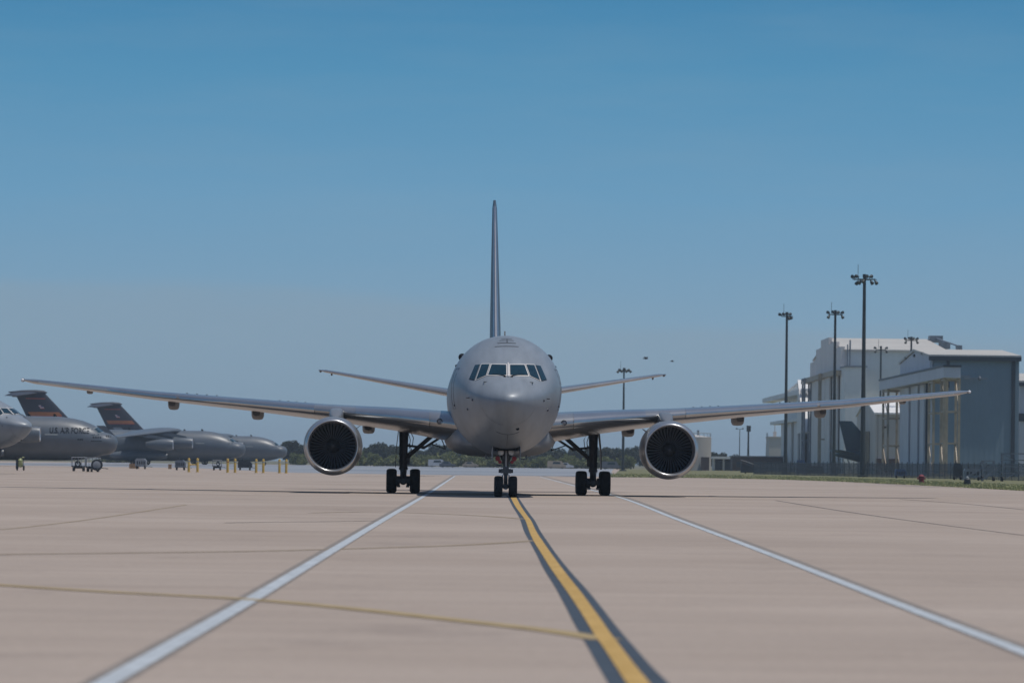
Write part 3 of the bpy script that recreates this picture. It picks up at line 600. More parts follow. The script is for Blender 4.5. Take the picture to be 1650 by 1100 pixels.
def lifter(label, loc, rz, group, full):
    t = thing('airlifter_aircraft', label, 'aircraft', loc, rz, group)
    lb.mesh(48, 60).build('fuselage', M['lifter'], t, ang=60)
    for s in (-1, 1):
        w = wingmesh([(.5, 14.5, 12.0, 7.75, 7.35, .13), (3.4, 16, 10.6, 7.75, 7.35, .13), (10, 19.4, 7.6, 7.25, 6.95, .12), (25, 27.2, 3.4, 6.05, 5.95, .10)], s).build('wing', M['lifter'], t, ang=50)
        MB().loft([airf for airf in [[(s*(25+.35*k), 27.4+1.3*k+yy, 6.0+1.3*k+0) for yy in (0, 1, 2)] + [(s*(25.08+.35*k), 29.2+1.3*k-yy*.9, 6.0+1.3*k) for yy in (.3, 1.2)] for k in (0, 1, 2)]]).build('winglet', M['lifter'], w)
        for ex, ey, ez in ((7.3, 11.6, 5.0), (13.6, 15.6, 4.65)):
            e = MB().lathe([(.1, 1.16), (.5, 1.24), (1.5, 1.30), (2.6, 1.27), (3.7, 1.1), (4.2, .98), (5.2, .78), (6.2, .5)], (s*ex, ey, ez), n=36, cap1=True).build('engine', M['lifter'], t, ang=50)
            MB().lathe([(.12, 1.165), (.0, 1.10), (.05, 1.03), (.4, 1.0), (1.1, 1.02)], (s*ex, ey, ez), n=36).build('inlet_lip', M['lip'], e, ang=80)
            MB().lathe([(1.1, 1.02), (1.05, .4), (.7, .02)], (s*ex, ey, ez), n=30).build('fan', M['spinner'], e)
            zt = 7.4-.08*(ex-3); MB().prism([(ey+1.0, ez+1.1), (ey+6.5, zt-.4), (ey+8.5, zt), (ey+4.8, zt+.2), (ey+1.6, ez+1.6)], 'x', s*ex-.22, s*ex+.22).build('pylon', M['lifter'], e, False)
        b = MB(); rings = []
        for k in range(13):
            u = k/12; r = math.sin(math.pi*(.06+.88*u))**.5; rings.append([(s*3.1+1.35*r*math.cos(a), 17.5+13*u, 2.1+1.25*r*math.sin(a)) for a in [2*math.pi*j/20 for j in range(20)]])
        b.loft(rings).build('gear_sponson', M['lifter'], t, ang=60)
        g = MB(); g.box((s*3.6, 24, 1.0), (.5, 4.6, .5)); g = g.build('main_gear', M['gearpaint'], t, False)
        for yy in (22.4, 25.2):
            for dx in (-.55, .55): MB().lathe(tyre_prof(.62, .48), (s*3.7+dx, yy, .62), 'x', 24).build('tyre', M['tyre'], g, ang=50)
        # cockpit glazing on the side and front of the nose
        for (y0, y1, z0, z1) in ((2.80, 3.32, 5.05, 5.78), (3.44, 4.02, 5.05, 5.95)):
            b = MB(); b.add([(s*(lb.side(y, zz)+.02), y, zz) for y, zz in ((y0, z0), (y1, z0), (y1+.05, z1), (y0+.12, z1))], [(0, 1, 2, 3)]); b.build('cockpit_window', M['glass'], t, False)
        for q in ([(.10, 5.62), (1.15, 5.55), (1.05, 6.20), (.10, 6.28)], [(1.3, 5.52), (2.15, 5.36), (1.85, 6.05), (1.2, 6.18)]):
            fr = patch(lb, grow([(s*a, c) for a, c in q], .06), .02, 4, 3).build('window_frame', M['pale'], t); patch(lb, [(s*a, c) for a, c in q], .035, 4, 3).build('cockpit_window', M['glass'], fr)
        # T tailplane
        wingmesh([(.15, 47.2, 6.0, 15.95, 15.95, .09), (9.9, 51.2, 2.6, 15.15, 15.15, .08)], s).build('tailplane', M['lifterfin'], t, ang=50)
        b = MB(); b.add([(s*(lb.side(y, zz)+.02), y, zz) for y, zz in ((9.2, 4.95), (11.2, 4.95), (11.2, 5.15), (9.2, 5.15))], [(0, 1, 2, 3)]); b.build('formation_light', M['pale'], t, False)
    rr = []
    FL = [(7.0, 36.8, 11.0, 0, 0, .085), (15.6, 45.2, 7.0, 0, 0, .09), (16.3, 46.0, 6.5, 0, 0, .06)]
    for i in range(2):
        for k in range(5): rr.append(airfoil(*[a+(c-a)*k/5 for a, c in zip(FL[i], FL[i+1])], camber=0))
    rr.append(airfoil(*FL[-1], camber=0)); fin = MB().loft([[(p[2], p[1], p[0]) for p in r] for r in rr]).build('tail_fin', M['lifterfin'], t, ang=50)
    b = MB(); b.lathe([(-.6, .05), (.2, .45), (2, .6), (5, .5), (8.2, .1)], (0, 45.6, 16.1), n=20, cap0=True, cap1=True); b.build('tail_bullet', M['lifterfin'], fin)
    def onfin(name, m, z0, z1, u0, u1, off=.03):
        A = []
        for s in (-1, 1):
            b = MB(); rows = []
            for zz in (z0, z1):
                k = (zz-7)/8.6; yl_, c = 36.8+8.4*k, 11-4*k; t_ = .085+.005*k; row = []
                for j in range(9):
                    u = u0+(u1-u0)*j/8; row.append((s*(5*t_*(.2969*math.sqrt(u)-.126*u-.3516*u*u+.2843*u**3-.1015*u**4)*c+off), yl_+c*u, zz))
                rows.append(row)
            b.loft(rows, False, False, False); b.build(name, m, fin)
    onfin('fin_band', M['orange'], 10.9, 11.7, .10, .90); onfin('band_edge', M['redband'], 10.7, 10.9, .12, .90); onfin('rudder_mark', M['redband'], 14.6, 14.8, .15, .75)
    for k in range(4): onfin('flag_stripe', M['flagwhite'] if k % 2 else M['redband'], 12.4+.2*k, 12.6+.2*k, .40, .51)
    onfin('flag_canton', M['flagblue'], 12.8, 13.2, .40, .445, .04)
    g = MB(); g.tube([(0, 6.2, .5), (0, 6.2, 1.5)], .14, 12); g.tube([(-.4, 6.2, .5), (.4, 6.2, .5)], .08, 10); g = g.build('nose_gear', M['gearwhite'], t)
    for dx in (-.32, .32): MB().lathe(tyre_prof(.5, .35), (dx, 6.2, .5), 'x', 24).build('tyre', M['tyre'], g, ang=50)
    for yy, h in ((9.5, .45), (13.5, .35), (26, .5)): MB().prism([(yy, 7.8), (yy+.35, 7.85+h), (yy+.6, 7.85+h), (yy+.65, 7.8)], 'x', -.04, .04).build('antenna', M['black'], t, False)
    for yy in (15.2, 17.0): MB().lathe([(0, .0), (.12, .4), (0, .45)], (0, yy, 7.86), 'z', 16).build('roof_hatch', M['pale'], t)
    return t
def lettering(t, words, ya, yb, zc, size, m):
    """words on the side facing the camera (local x below 0), reading towards the nose"""
    me = text_mesh(words, size); w = max(v.co.x for v in me.vertices); h0 = min(v.co.y for v in me.vertices)
    for v in me.vertices:
        y = yb+(ya-yb)*v.co.x/w; zz = zc+v.co.y-h0; v.co = Vector((-(lb.side(y, zz)+.03), y, zz))
    me.materials.append(m); o = bpy.data.objects.new('lettering', me); COL.objects.link(o); o.parent = t; return o
GRP = 'grey airlifters parked on the left ramp'
def nose_at(px, py, d): q = P(px, py, d); return (q.x, q.y, 0)
# local +y is aft; heading +x (nose to the right) means aft = -x: rotate by +90 degrees; the side facing the camera is local x < 0
l1 = lifter('nearest grey airlifter, dark lettering along its side and carts beneath its chin', nose_at(190, 712, 705), R(90), GRP, True)
l2 = lifter('middle grey airlifter whose nose ends behind the yellow bollards', nose_at(396, 720, 1020), R(90), GRP, False)
l3 = lifter('farthest grey airlifter, nose beside the left engine of the tanker', nose_at(463, 726, 1225), R(90), GRP, False)
lettering(l1, 'U.S. AIR FORCE', 4.35, 10.5, 5.25, 1.25, M['black'])
b = MB()
for (ya, yb, zz, hh) in ((2.5, 3.9, 4.55, .30), (2.4, 4.1, 4.05, .16), (1.0, 1.9, 4.75, .3), (5.3, 6.2, 4.2, .25)):
    n = max(3, int((yb-ya)/.28))
    for i in range(n):
        y = ya+(yb-ya)*i/n; b.add([(-(lb.side(q, r_)+.03), q, r_) for q, r_ in ((y, zz), (y+.19, zz), (y+.19, zz+hh), (y, zz+hh))], [(0, 1, 2, 3)])
b.build('nose_stencil', M['black'], l1, False)
l1.rotation_euler.z = R(92); l2.rotation_euler.z = R(91)

# ------------------------------------------------------------------ hangars on the right
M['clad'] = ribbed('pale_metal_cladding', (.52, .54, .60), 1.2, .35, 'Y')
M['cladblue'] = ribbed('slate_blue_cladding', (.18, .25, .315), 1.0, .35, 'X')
M['cladwhite'] = ribbed('white_cladding', (.68, .63, .60), 1.4, .3, 'Y')
M['cladside'] = ribbed('white_side_cladding', (.68, .69, .67), 1.4, .3, 'X')
M['cladtan'] = mat('tan_cladding', (.54, .50, .46), .7, var=.06, scale=.1)
M['brick'] = mat('brown_brick', (.075, .05, .045), .8, var=.2, scale=.8)
M['roofpale'] = ribbed('pale_sheet_roof', (.50, .47, .42), .9, .3, 'X', .5)
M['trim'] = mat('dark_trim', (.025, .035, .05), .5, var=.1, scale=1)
M['doorpanel'] = ribbed('door_panel_cladding', (.52, .54, .59), .8, .4, 'Y')
M['doorwhite'] = ribbed('old_door_cladding', (.64, .62, .60), .9, .4, 'Y')
M['steel'] = mat('tan_steelwork', (.38, .31, .225), .55, .1, var=.2, scale=.6)
M['greysteel'] = mat('grey_steelwork', (.22, .24, .27), .5, .3, var=.2, scale=.6)
M['interior'] = mat('hangar_dark_interior', (.02, .025, .032), .8, var=.2, scale=.2)
M['whitewall'] = mat('white_wall', (.74, .73, .71), .6, var=.04, scale=.2)

def gable(t, X0, X1, d0, d1, eave, ridge, wall, side, roof, wall_name='gable_wall', skip_roof=False, peak=None):
    """hangar with its gable end on the plane X0; the side wall at depth d0 faces the camera"""
    pk = peak or (d0+d1)/2
    MB().prism([(d0+.05, 0), (d0+.05, eave), (pk, ridge), (d1-.05, eave), (d1-.05, 0)], 'x', X0, X0+.5).build(wall_name, wall, t, False)
    MB().box(((X0+X1)/2+.3, d0+.2, eave/2), (X1-X0-.61, .4, eave)).build('side_wall', side, t, False)
    MB().box(((X0+X1)/2+.3, d1-.2, eave/2), (X1-X0-.61, .4, eave)).build('side_wall', side, t, False)
    MB().prism([(d0+.41, 0), (d0+.41, eave), (pk, ridge), (d1-.41, eave), (d1-.41, 0)], 'x', X1-.5, X1).build(wall_name, wall, t, False)
    b = MB(); b.prism([(d0-.6, eave-.05), (pk, ridge+.15), (d1+.6, eave-.05), (d1+.6, eave+.35), (pk, ridge+.6), (d0-.6, eave+.35)], 'x', X0-.3, X1+.3)
    return b.build('roof', roof, t, False)
def lattice(t, x, y, w, d, h, name='door_tower', m=None, n=3):
    b = MB()
    for sx in (-1, 1):
        for sy in (-1, 1): b.box((x+sx*w/2, y+sy*d/2, h/2), (.45, .45, h))
    for k in range(n+1):
        zz = .3+(h-.6)*k/n
        for sx in (-1, 1): b.box((x+sx*w/2, y, zz), (.25, d, .3))
        for sy in (-1, 1): b.box((x, y+sy*d/2, zz), (w, .25, .3))
    for k in range(0, n, 2):
        z0, z1 = .3+(h-.6)*k/n, .3+(h-.6)*(k+1)/n
        for sx in (-1, 1): b.strut((x+sx*w/2, y-d/2, z0), (x+sx*w/2, y+d/2, z1), .14)
    return b.build(name, m or M['steel'], t, False)

# near blue grey hangar
X0 = XD(1497, 850); EV = P(1497, 574, 850).z
hc = thing('hangar', 'blue grey sided hangar with pale gable and tan door towers at right edge', 'hangar', (0, 0, 0))
X1 = XD(1641, 850); D1 = 850*(X0/850)/(XD(1449, 1000)/1000)/1.0
D1 = X0/(XD(1449, 1000)/1000)
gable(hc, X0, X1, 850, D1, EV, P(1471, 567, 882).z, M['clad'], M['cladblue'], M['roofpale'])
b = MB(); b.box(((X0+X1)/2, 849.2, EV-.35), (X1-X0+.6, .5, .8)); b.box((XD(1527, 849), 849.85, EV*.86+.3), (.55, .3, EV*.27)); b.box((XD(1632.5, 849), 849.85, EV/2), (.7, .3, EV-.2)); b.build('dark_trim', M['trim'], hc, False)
can_z = P(1530, 603, 805).z
b = MB(); b.box((X0-.9, (798+D1+22)/2, can_z+.2), (3.0, D1+22-798, 1.9)); cn = b.build('door_canopy', M['clad'], hc, False)
MB().box((X0-.9, (798+D1+22)/2, can_z+1.35), (3.3, D1+22.4-798, .35)).build('canopy_trim', M['trim'], cn, False)
b = MB()
for k in range(3):
    yy = 850+(D1-850)*(.22+.28*k); b.box((X0-.15, yy, can_z+5.2), (.3, 2.2, .5))
b.build('gable_vent', M['trim'], hc, False)
lattice(hc, X0-.8, 802, 2.6, 6, can_z-.8); lattice(hc, X0-.8, 825, 2.4, 9, can_z-.8, m=M['steel']); lattice(hc, X0-.8, D1+8, 2.8, 12, can_z-.8)
for k in range(5):
    yy = 858+k*(D1-870)/4.6; MB().box((X0-.25-.35*(k % 2), yy+4, (can_z-.9)/2), (.3, (D1-870)/4.6-.5, can_z-.9)).build('door_panel', M['doorpanel'], hc, False)
b = MB(); b.box((X0-.3, 852.5, can_z/2), (.5, 1.2, can_z-1)); b.build('dark_trim', M['trim'], hc, False)
b = MB(); b.box((XD(1572, 848), 848.7, can_z+.2), (4.4, .2, .25)); b.lathe([(-.3, .1), (0, .5), (.3, .3)], (XD(1577, 848), 848.4, can_z+.2), 'x', 12, True, True); b.box((XD(1552, 848), 848.8, can_z+.6), (2.6, .3, .2)); b.build('wall_lamp_arm', M['greysteel'], hc, False)

# second building beyond it, at the very edge
he = thing('hangar', 'low pale grey building with tan roof at the extreme right edge', 'building'); XE = XD(1640, 930)
zt = P(1645, 616, 930).z
MB().box((XE+20.3, 950, zt/2), (40, 40, zt)).build('wall', M['clad'], he, False)
b = MB(); b.prism([(929.4, zt+.02), (950, zt+1.9), (970.6, zt+.02), (970.6, zt+.4), (950, zt+2.3), (929.4, zt+.4)], 'x', XE-.5, XE+41).build('roof', M['roofpale'], he, False)
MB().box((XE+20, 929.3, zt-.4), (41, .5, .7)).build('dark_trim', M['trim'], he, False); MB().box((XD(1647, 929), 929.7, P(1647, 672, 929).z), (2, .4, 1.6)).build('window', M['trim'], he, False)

# annex hangar with the pale roof
ha = thing('hangar', 'small tan hangar with sunlit white roof between the two big hangars', 'hangar'); X0a = XD(1410, 975); ea = P(1410, 667, 975).z; ra = P(1395, 646, 1000).z; XA1 = X0a+22
gable(ha, X0a, XA1, 975, 1027, ea, ra, M['cladtan'], M['cladtan'], M['whitewall'])
MB().box((X0a-.05, 1003, ea*.36), (.3, 26, ea*.72)).build('doorway_shade', M['interior'], ha, False)  # flat dark panel painted as the shade inside the doorway
MB().box(((X0a+XA1)/2, 974.7, 1.7), (XA1-X0a-.6, .5, 3.4)).build('brick_base', M['brick'], ha, False)
b = MB()
for k in range(4): b.box((X0a-.4, 988.5+k*2.2, ea*.36), (.3, .5, ea*.72))
b.build('door_frame', M['steel'], ha, False); MB().lathe([(-.4, .2), (0, .45), (.4, .2)], (X0a+2, 974.4, ea*.80), 'z', 10, True, True).build('wall_lamp', M['trim'], ha)

# tall white hangar with the stepped parapet
hb = thing('hangar', 'tall white hangar with a stepped parapet behind the light masts', 'hangar'); X0b = XD(1359.5, 1062); D2 = X0b/(XD(1309.5, 1000)/1000); X1b = XD(1523, 1062)
eb = P(1359.5, 565, 1062).z; pk = X0b/(XD(1334, 1000)/1000); rb = P(1440, 549.5, pk).z
gable(hb, X0b, X1b, 1062, D2, eb, rb, M['cladwhite'], M['cladside'], M['roofpale'], peak=pk)
b = MB(); w = D2-1062; n = 6
tops = [(0, 555.0), (.18, 549), (.36, 543), (.62, 543), (.70, 549), (.85, 556), (1.0, 565)]
prof = [(1061.6, 0)]
for k in range(3):
    y0, y1 = [(0, .16), (.16, .38), (.38, .64)][k]; zz = [eb+1.0, eb+2.6, eb+4.3][k]
    prof += [(1061.6+w*y0, zz), (1061.6+w*y1, zz)]
for (y0, y1, zz) in ((.64, .80, eb+2.4), (.80, 1.004, eb-.5)): prof += [(1061.6+w*y0, zz), (1061.6+w*y1, zz)]
prof += [(1061.6+w*1.004, 0)]
b.prism(prof, 'x', X0b-.9, X0b-.02).build('stepped_parapet', M['cladwhite'], hb, False)
zc = P(1385, 594, 1062).z
b = MB(); b.box((XD(1373, 1055), 1054, zc/2), (XD(1390, 1055)-XD(1356, 1055), 14, zc)); b.build('lean_to', M['cladside'], hb, False)
b = MB(); b.box((XD(1373, 1055), 1054, zc+.2), (XD(1391, 1055)-XD(1354, 1055), 14.8, .38)); b.build('lean_to_roof', M['greysteel'], hb, False)
b = MB()
for k in range(5): MB().box((X0b-1.4-.5*(k % 2), 1072+k*18.5, 11.5), (.4, 15.5, 23)).build('door_panel', M['doorwhite'], hb, False)
b = MB(); b.box((X0b-1.6, (1066+D2)/2, 23.6), (2.4, D2-1066+14, 1.2)); b.build('door_rail', M['steel'], hb, False)
lattice(hb, X0b-2.4, 1100, 1.6, 5, 24.2, m=M['steel']); lattice(hb, X0b-2.4, D2-10, 1.6, 8, 24.2, m=M['greysteel'])
b = MB(); b.box((XD(1503, pk), pk-4, rb+.5), (3.2, 5, 1.6)); b.box((XD(1510, pk), pk-16, rb-1.4), (2.4, 5, 1.6)); b.box((XD(1521.5, pk), pk-34, rb-3.2), (1.2, 4, 2.8)); b.strut((XD(1500, pk), pk-2, rb+1), (XD(1522, pk), pk-34, rb-2), .3); b.build('roof_monitor', M['greysteel'], hb, False)
b = MB(); b.tube([(XD(1368, 1060), 1060, eb-8), (XD(1368, 1060), 1060, eb+2.5)], .2, 8); b.tube([(XD(1364, 1060), 1060, eb-9), (XD(1364, 1060), 1060, eb+1.5)], .15, 8); b.build('roof_mast', M['greysteel'], hb)

# far hangar with the outrigger door rails
hd = thing('hangar', 'far grey hangar with ribbed doors and sunlit white sloping panel left of the tall one', 'hangar'); d0 = 1195; X0d = XD(1309, d0); D3 = X0d/(XD(1266, 1000)/1000); ed = P(1309, 622, d0).z
gable(hd, X0d, X0d+30, d0, D3, ed, ed+1.6, M['cladside'], M['whitewall'], M['whitewall'])
MB().box((X0d-2.0, (d0+D3)/2+24, ed-1.5), (3.4, D3-d0+70, 1.3)).build('door_rail', M['cladside'], hd, False)
MB().box((X0d-1.6, (d0+D3)/2+10, ed*.62), (2.6, D3-d0+40, .9)).build('door_rail', M['cladside'], hd, False)
for k in range(7): MB().box((X0d-1.0-.5*(k % 2), d0+26+k*14.5, ed*.30), (.5, 12, ed*.60)).build('door_panel', M['doorwhite'], hd, False)
b = MB(); b.prism([(X0d-1, 0), (X0d-1, ed*.55), (X0d+8, ed*.55), (X0d+8, 0)], 'y', d0-12, d0-.6); b.build('lean_to', M['cladside'], hd, False)
MB().box((X0d-1.3, d0-6, 2.5), (.4, 6, 5)).build('door', M['brick'], hd, False)
MB().prism([(d0-30, 10.2), (d0-1, P(1300, 612, d0).z), (d0-.7, P(1300, 612, d0).z), (d0-.7, 10.2)], 'x', X0d-4.2, X0d+1.5).build('sun_catching_slope', M['whitewall'], hd, False)  # made-up white wedge, sloped so that it catches the sun
b = MB()
for k in range(3): b.box((X0d-4.2+1.7*k, d0-30.6, 9), (.16, .16, 18)); b.strut((X0d-4.2+1.7*k, d0-30.6, 17.9), (X0d-4.2+1.7*k, d0-3, 22.5), .14)
b.box((X0d-2.4, d0-30.6, 17.9), (4.6, .2, .2)); b.box((X0d-2.4, d0-30.6, 10.4), (4.6, .2, .2)); b.build('door_tower', M['cladtan'], hd, False)

# jet tail standing out of the annex hangar
M['navy'] = mat('dark_blue_grey_paint', (.008, .042, .064), .45, .1, var=.1, scale=.3)
jt = thing('parked_jet', 'dark blue grey jet with its swept tail fin sticking out of the small tan hangar', 'aircraft', (XD(1346, 1001), 1001, 0), R(90))
jb = Body([(0, .2, 4.4, 4.0, 4.2), (2, .7, 4.9, 3.4, 4.3), (6, 1.3, 5.4, 2.5, 4.2), (12, 1.75, 5.6, 1.9, 3.8), (20, 1.85, 5.6, 1.8, 3.7), (30, 1.85, 5.6, 1.8, 3.7)])
# local +y runs forward into the hangar here (towards +x in the world)
jt.rotation_euler.z = R(-90)
jb.mesh(32, 30).build('fuselage', M['navy'], jt, ang=60)
rr = [airfoil(5.0, 2.4, 7.2, 0, 0, .09, camber=0), airfoil(11.7, 1.0, 2.9, 0, 0, .09, camber=0)]
# the fin's leading edge points along +y, so mirror the section
MB().loft([[(p[2], (2.4+9.6 if i == 0 else 1.0+3.6)-p[1], p[0]) for p in r] for i, r in enumerate(rr)]).build('tail_fin', M['navy'], jt, ang=50)
for s in (-1, 1): MB().loft([[(s*p[0], q-p[1], p[2]) for p in r] for r, q in ((airfoil(.8, 0, 4.4, 4.6, 4.6, .09, camber=0), 4.5), (airfoil(6.4, 0, 1.8, 5.2, 5.2, .09, camber=0), .9))]).build('tailplane', M['navy'], jt, ang=50)
MB().prism([(2.6, 9.0), (3.7, 9.0), (3.6, 9.6), (2.7, 9.6)], 'x', -.5, -.47).build('fin_emblem', M['pale'], jt, False)
g = MB(); g.tube([(-1.6, 22, .6), (-1.6, 22, 2.4)], .2, 10); g.tube([(1.6, 22, .6), (1.6, 22, 2.4)], .2, 10); g = g.build('main_gear', M['gearpaint'], jt)
for s in (-1, 1): MB().lathe(tyre_prof(.6, .9), (s*1.6, 22, .6), 'x', 20).build('tyre', M['tyre'], g)
b = MB()
for x, y in ((1.9, 3.0), (-1.9, 3.0), (0, 6)): b.tube([(x, y, 0), (x*.4, y, 3.4)], .15, 8); b.box((x*.7, y, 1.6), (1.4, 1.4, .15))
ws = thing('tail_stand', 'pale maintenance stand beneath the jet tail at the small tan hangar', 'work stand', (jt.location.x+2, 999, 0)); b.build('stand_frame', M['pale'], ws, False)

# ------------------------------------------------------------------ light masts
M['pole'] = mat('weathered_mast', (.036, .046, .048), .6, .2, var=.2, scale=.5)
def mast(px, py_top, d, label, lamps, wide=1.9, rad=(.42, .20), base=0):
    x = P(px, py_top, d); H = x.z; t = thing('light_mast', label, 'light mast', (x.x, d, 0), 0, 'high mast flood lights')
    b = MB(); b.tube([(0, 0, 0), (0, 0, 1.2), (0, 0, H*.5), (0, 0, H)], [rad[0]*1.1, rad[0], (rad[0]+rad[1])/2, rad[1]], 12); b.lathe([(0, .8), (.25, .8), (.3, .5)], (0, 0, 0), 'z', 12, cap1=True); b.build('pole', M['pole'], t)
    b = MB(); b.lathe([(-.1, wide*.5), (.05, wide*.52), (.05, wide*.42), (-.1, wide*.42)], (0, 0, H-.3), 'z', 20)
    for a in range(4): b.box((0, 0, H-.3), (wide*2.1, .16, .14), R(90*a/2+8))
    b.tube([(0, 0, H), (0, 0, H+.5)], .28, 10); b.tube([(-.55*wide, 0, H), (-.55*wide, 0, H+2.0)], .04, 6); b.build('lamp_ring', M['pole'], t, ang=40)
    rg = random.Random(int(px))
    for (dx, dz, dy, tilt) in lamps:
        f = MB(); c = Vector((dx, dy, H+dz)); ax = Vector((math.copysign(.55, dx), -.6 if dy <= 0 else .6, -.9 if dz < 0 else .15)).normalized()
        f.tube([c-ax*.35, c-ax*.1, c+ax*.25, c+ax*.32], [.10, .21, .29, .29], 12); f.tube([c-ax*.2, (c.x*.8, c.y, H-.3)], .05, 6); f.build('flood_lamp', M['pole'], t)
    return t
LA = [(-1.75, .05, -.4, 0), (-1.1, .15, .3, 0), (.95, .15, .3, 0), (-.75, -.75, -.5, 0), (-.2, -.55, -.9, 0), (1.05, -.75, -.5, 0), (1.75, -.72, 0, 0), (.2, .1, -.5, 0), (-1.1, -.8, .4, 0)]
LB = [(-1.25, .05, 0, 0), (-1.2, -.7, -.3, 0), (1.2, .05, 0, 0), (1.25, -.7, -.3, 0), (.45, .1, .5, 0), (-.4, .1, -.5, 0)]
mast(1393, 447, 690, 'tallest dark light mast with nine flood lamps, rising in front of the small tan hangar', LA, 1.8, (.40, .23))
mast(1346, 504, 822, 'dark light mast in front of the tall white hangar doors, second tallest in view', LB, 1.3, (.34, .21))
mast(1268, 507, 828, 'dark light mast at the left end of the hangar row, lamps bunched to the left', [(-1.2, .0, 0, 0), (-.5, .1, .2, 0), (.5, .1, .2, 0), (.7, -.5, -.3, 0), (.3, -.6, -.4, 0)], 1.05, (.34, .20))
mast(1468.5, 546, 985, 'light mast poking up from behind the blue grey hangar roof', LB, 1.4, (.28, .2))
mast(1419.5, 561, 1030, 'slim grey light mast standing against the side of the tall white hangar', LB[:4], 1.0, (.30, .2))
mast(1005.5, 596, 1000, 'light mast seen between right tailplane and right wing of the tanker', [(-1.3, -.3, 0, 0), (-.9, .0, .2, 0), (-.45, -.2, -.2, 0), (0, .1, .3, 0), (.45, -.2, -.2, 0), (.9, 0, .2, 0), (1.35, -.2, 0, 0)], 1.35, (.34, .17))
for px, py, d, lb_ in ((1191.5, 691, 1350, 'thin twin lamp pole left of the dark topped pole on the right skyline'),):
    t = thing('light_mast', lb_, 'light mast', (XD(px, d), d, 0)); Hh = P(px, py, d).z
    MB().tube([(0, 0, 0), (0, 0, Hh)], [.18, .1], 8).build('pole', M['pole'], t)
    b = MB(); b.box((0, 0, Hh), (2.2, .12, .12)); b.box((-.9, 0, Hh+.15), (.5, .4, .3)); b.box((.9, 0, Hh+.15), (.5, .4, .3)); b.build('lamp_arm', M['pole'], t, False)
t = thing('antenna_mast', 'dark pole topped by a block of antenna panels right of the storage tank', 'antenna', (XD(1205.5, 1300), 1300, 0)); Hh = P(1205.5, 686, 1300).z
MB().tube([(0, 0, 0), (0, 0, Hh)], [.34, .22], 8).build('pole', M['pole'], t)
b = MB()
for a in range(3): b.box((.45*math.cos(a*2.1), .45*math.sin(a*2.1), Hh-.75), (.45, .45, 1.7), a*2.1)
b.build('antenna_panel', M['pole'], t, False)
t = thing('radio_tower', 'grey lattice radio tower far off beside the hangar row', 'tower', (XD(1235.5, 1700), 1700, 0)); Hh = P(1235.5, 697, 1700).z
b = MB()
for a in range(3): b.tube([(1.0*math.cos(a*2.094), 1.0*math.sin(a*2.094), 0), (.2*math.cos(a*2.094), .2*math.sin(a*2.094), Hh)], .09, 6)
for k in range(9):
    z0, z1 = Hh*k/9, Hh*(k+1)/9; r0, r1 = 1-.8*k/9, 1-.8*(k+1)/9
    for a in range(3): b.tube([(r0*math.cos(a*2.094), r0*math.sin(a*2.094), z0), (r1*math.cos((a+1)*2.094), r1*math.sin((a+1)*2.094), z1)], .05, 5)
b.build('lattice', M['greysteel'], t, False)

# ------------------------------------------------------------------ tank and low buildings between tanker and hangars
M['tankwhite'] = mat('storage_tank_paint', (.46, .44, .42), .6, var=.06, scale=.2)
d = 1220; x0, x1 = XD(1090, d), XD(1147, d); zt = P(1140, 704, d).z; r = (x1-x0)/2
t = thing('storage_tank', 'round pale storage tank half hidden behind the right engine', 'tank', ((x0+x1)/2, d+r, 0))
MB().lathe([(0, r), (zt, r), (zt+.05, r-.2), (zt+.7, .1)], (0, 0, 0), 'z', 40, cap1=True).build('tank_shell', M['tankwhite'], t, ang=30)
b = MB()
for k in range(20):
    a = 2*math.pi*k/20; b.tube([((r-.1)*math.cos(a), (r-.1)*math.sin(a), zt), ((r-.1)*math.cos(a), (r-.1)*math.sin(a), zt+1.1)], .05, 5)
b.tube([((r-.1)*math.cos(2*math.pi*k/30), (r-.1)*math.sin(2*math.pi*k/30), zt+1.1) for k in range(31)], .05, 5); b.build('railing', M['pale'], t)
b = MB(); b.tube([(1.2, 0, zt+.3), (1.2, 0, zt+1.9)], .3, 8); b.build('tank_vent', M['greysteel'], t)
MB().box((XD(1136, d)-t.location.x, -r-.6, 1.9), (2.2, 1.6, 3.6)).build('valve_box', M['brick'], t, False)
d = 1320; x0, x1 = XD(1150, d), XD(1182, d); zt = P(1165, 739, d).z
t = thing('shed', 'low open fronted shed with pale roof right of the storage tank', 'shed', ((x0+x1)/2, d+5, 0)); w = x1-x0
b = MB(); b.box((0, 4.7, zt/2), (w, .4, zt)); b.box((-w/2+.2, 0, zt/2), (.4, 9, zt)); b.box((w/2-.2, 0, zt/2), (.4, 9, zt)); b.box((0, -4.8, zt/2), (.5, .4, zt)); b.build('wall', M['cladtan'], t, False)
MB().box((0, 0, zt+.35), (w+.5, 11, .7)).build('roof', M['whitewall'], t, False)
for k in (-1, 1): MB().box((k*w*.25, -4.2, zt*.42), (w*.36, .3, zt*.8)).build('door', M['interior'], t, False)
d = 1280; x0, x1 = XD(1180, d), XD(1262, d); zt = P(1220, 736, d).z
t = thing('building', 'long low brown building left of the hangar row', 'building', ((x0+x1)/2, d+6, 0)); w = x1-x0
MB().box((0, 0, zt/2), (w, 12, zt)).build('wall', M['brick'], t, False)
MB().box((0, 0, zt+.16), (w+.6, 12.6, .3)).build('roof', M['greysteel'], t, False)
b = MB()
for k in range(5): b.box((-w/2+2+k*w/5, -6.05, zt*.45), (1.6, .2, zt*.4))
b.build('window', M['trim'], t, False)
d = 1400; x0, x1 = XD(1239, d), XD(1262, d); zt = P(1250, 705, d).z
t = thing('building', 'tan block with a small rooftop mast behind the leftmost hangar mast', 'building', ((x0+x1)/2, d+8, 0))
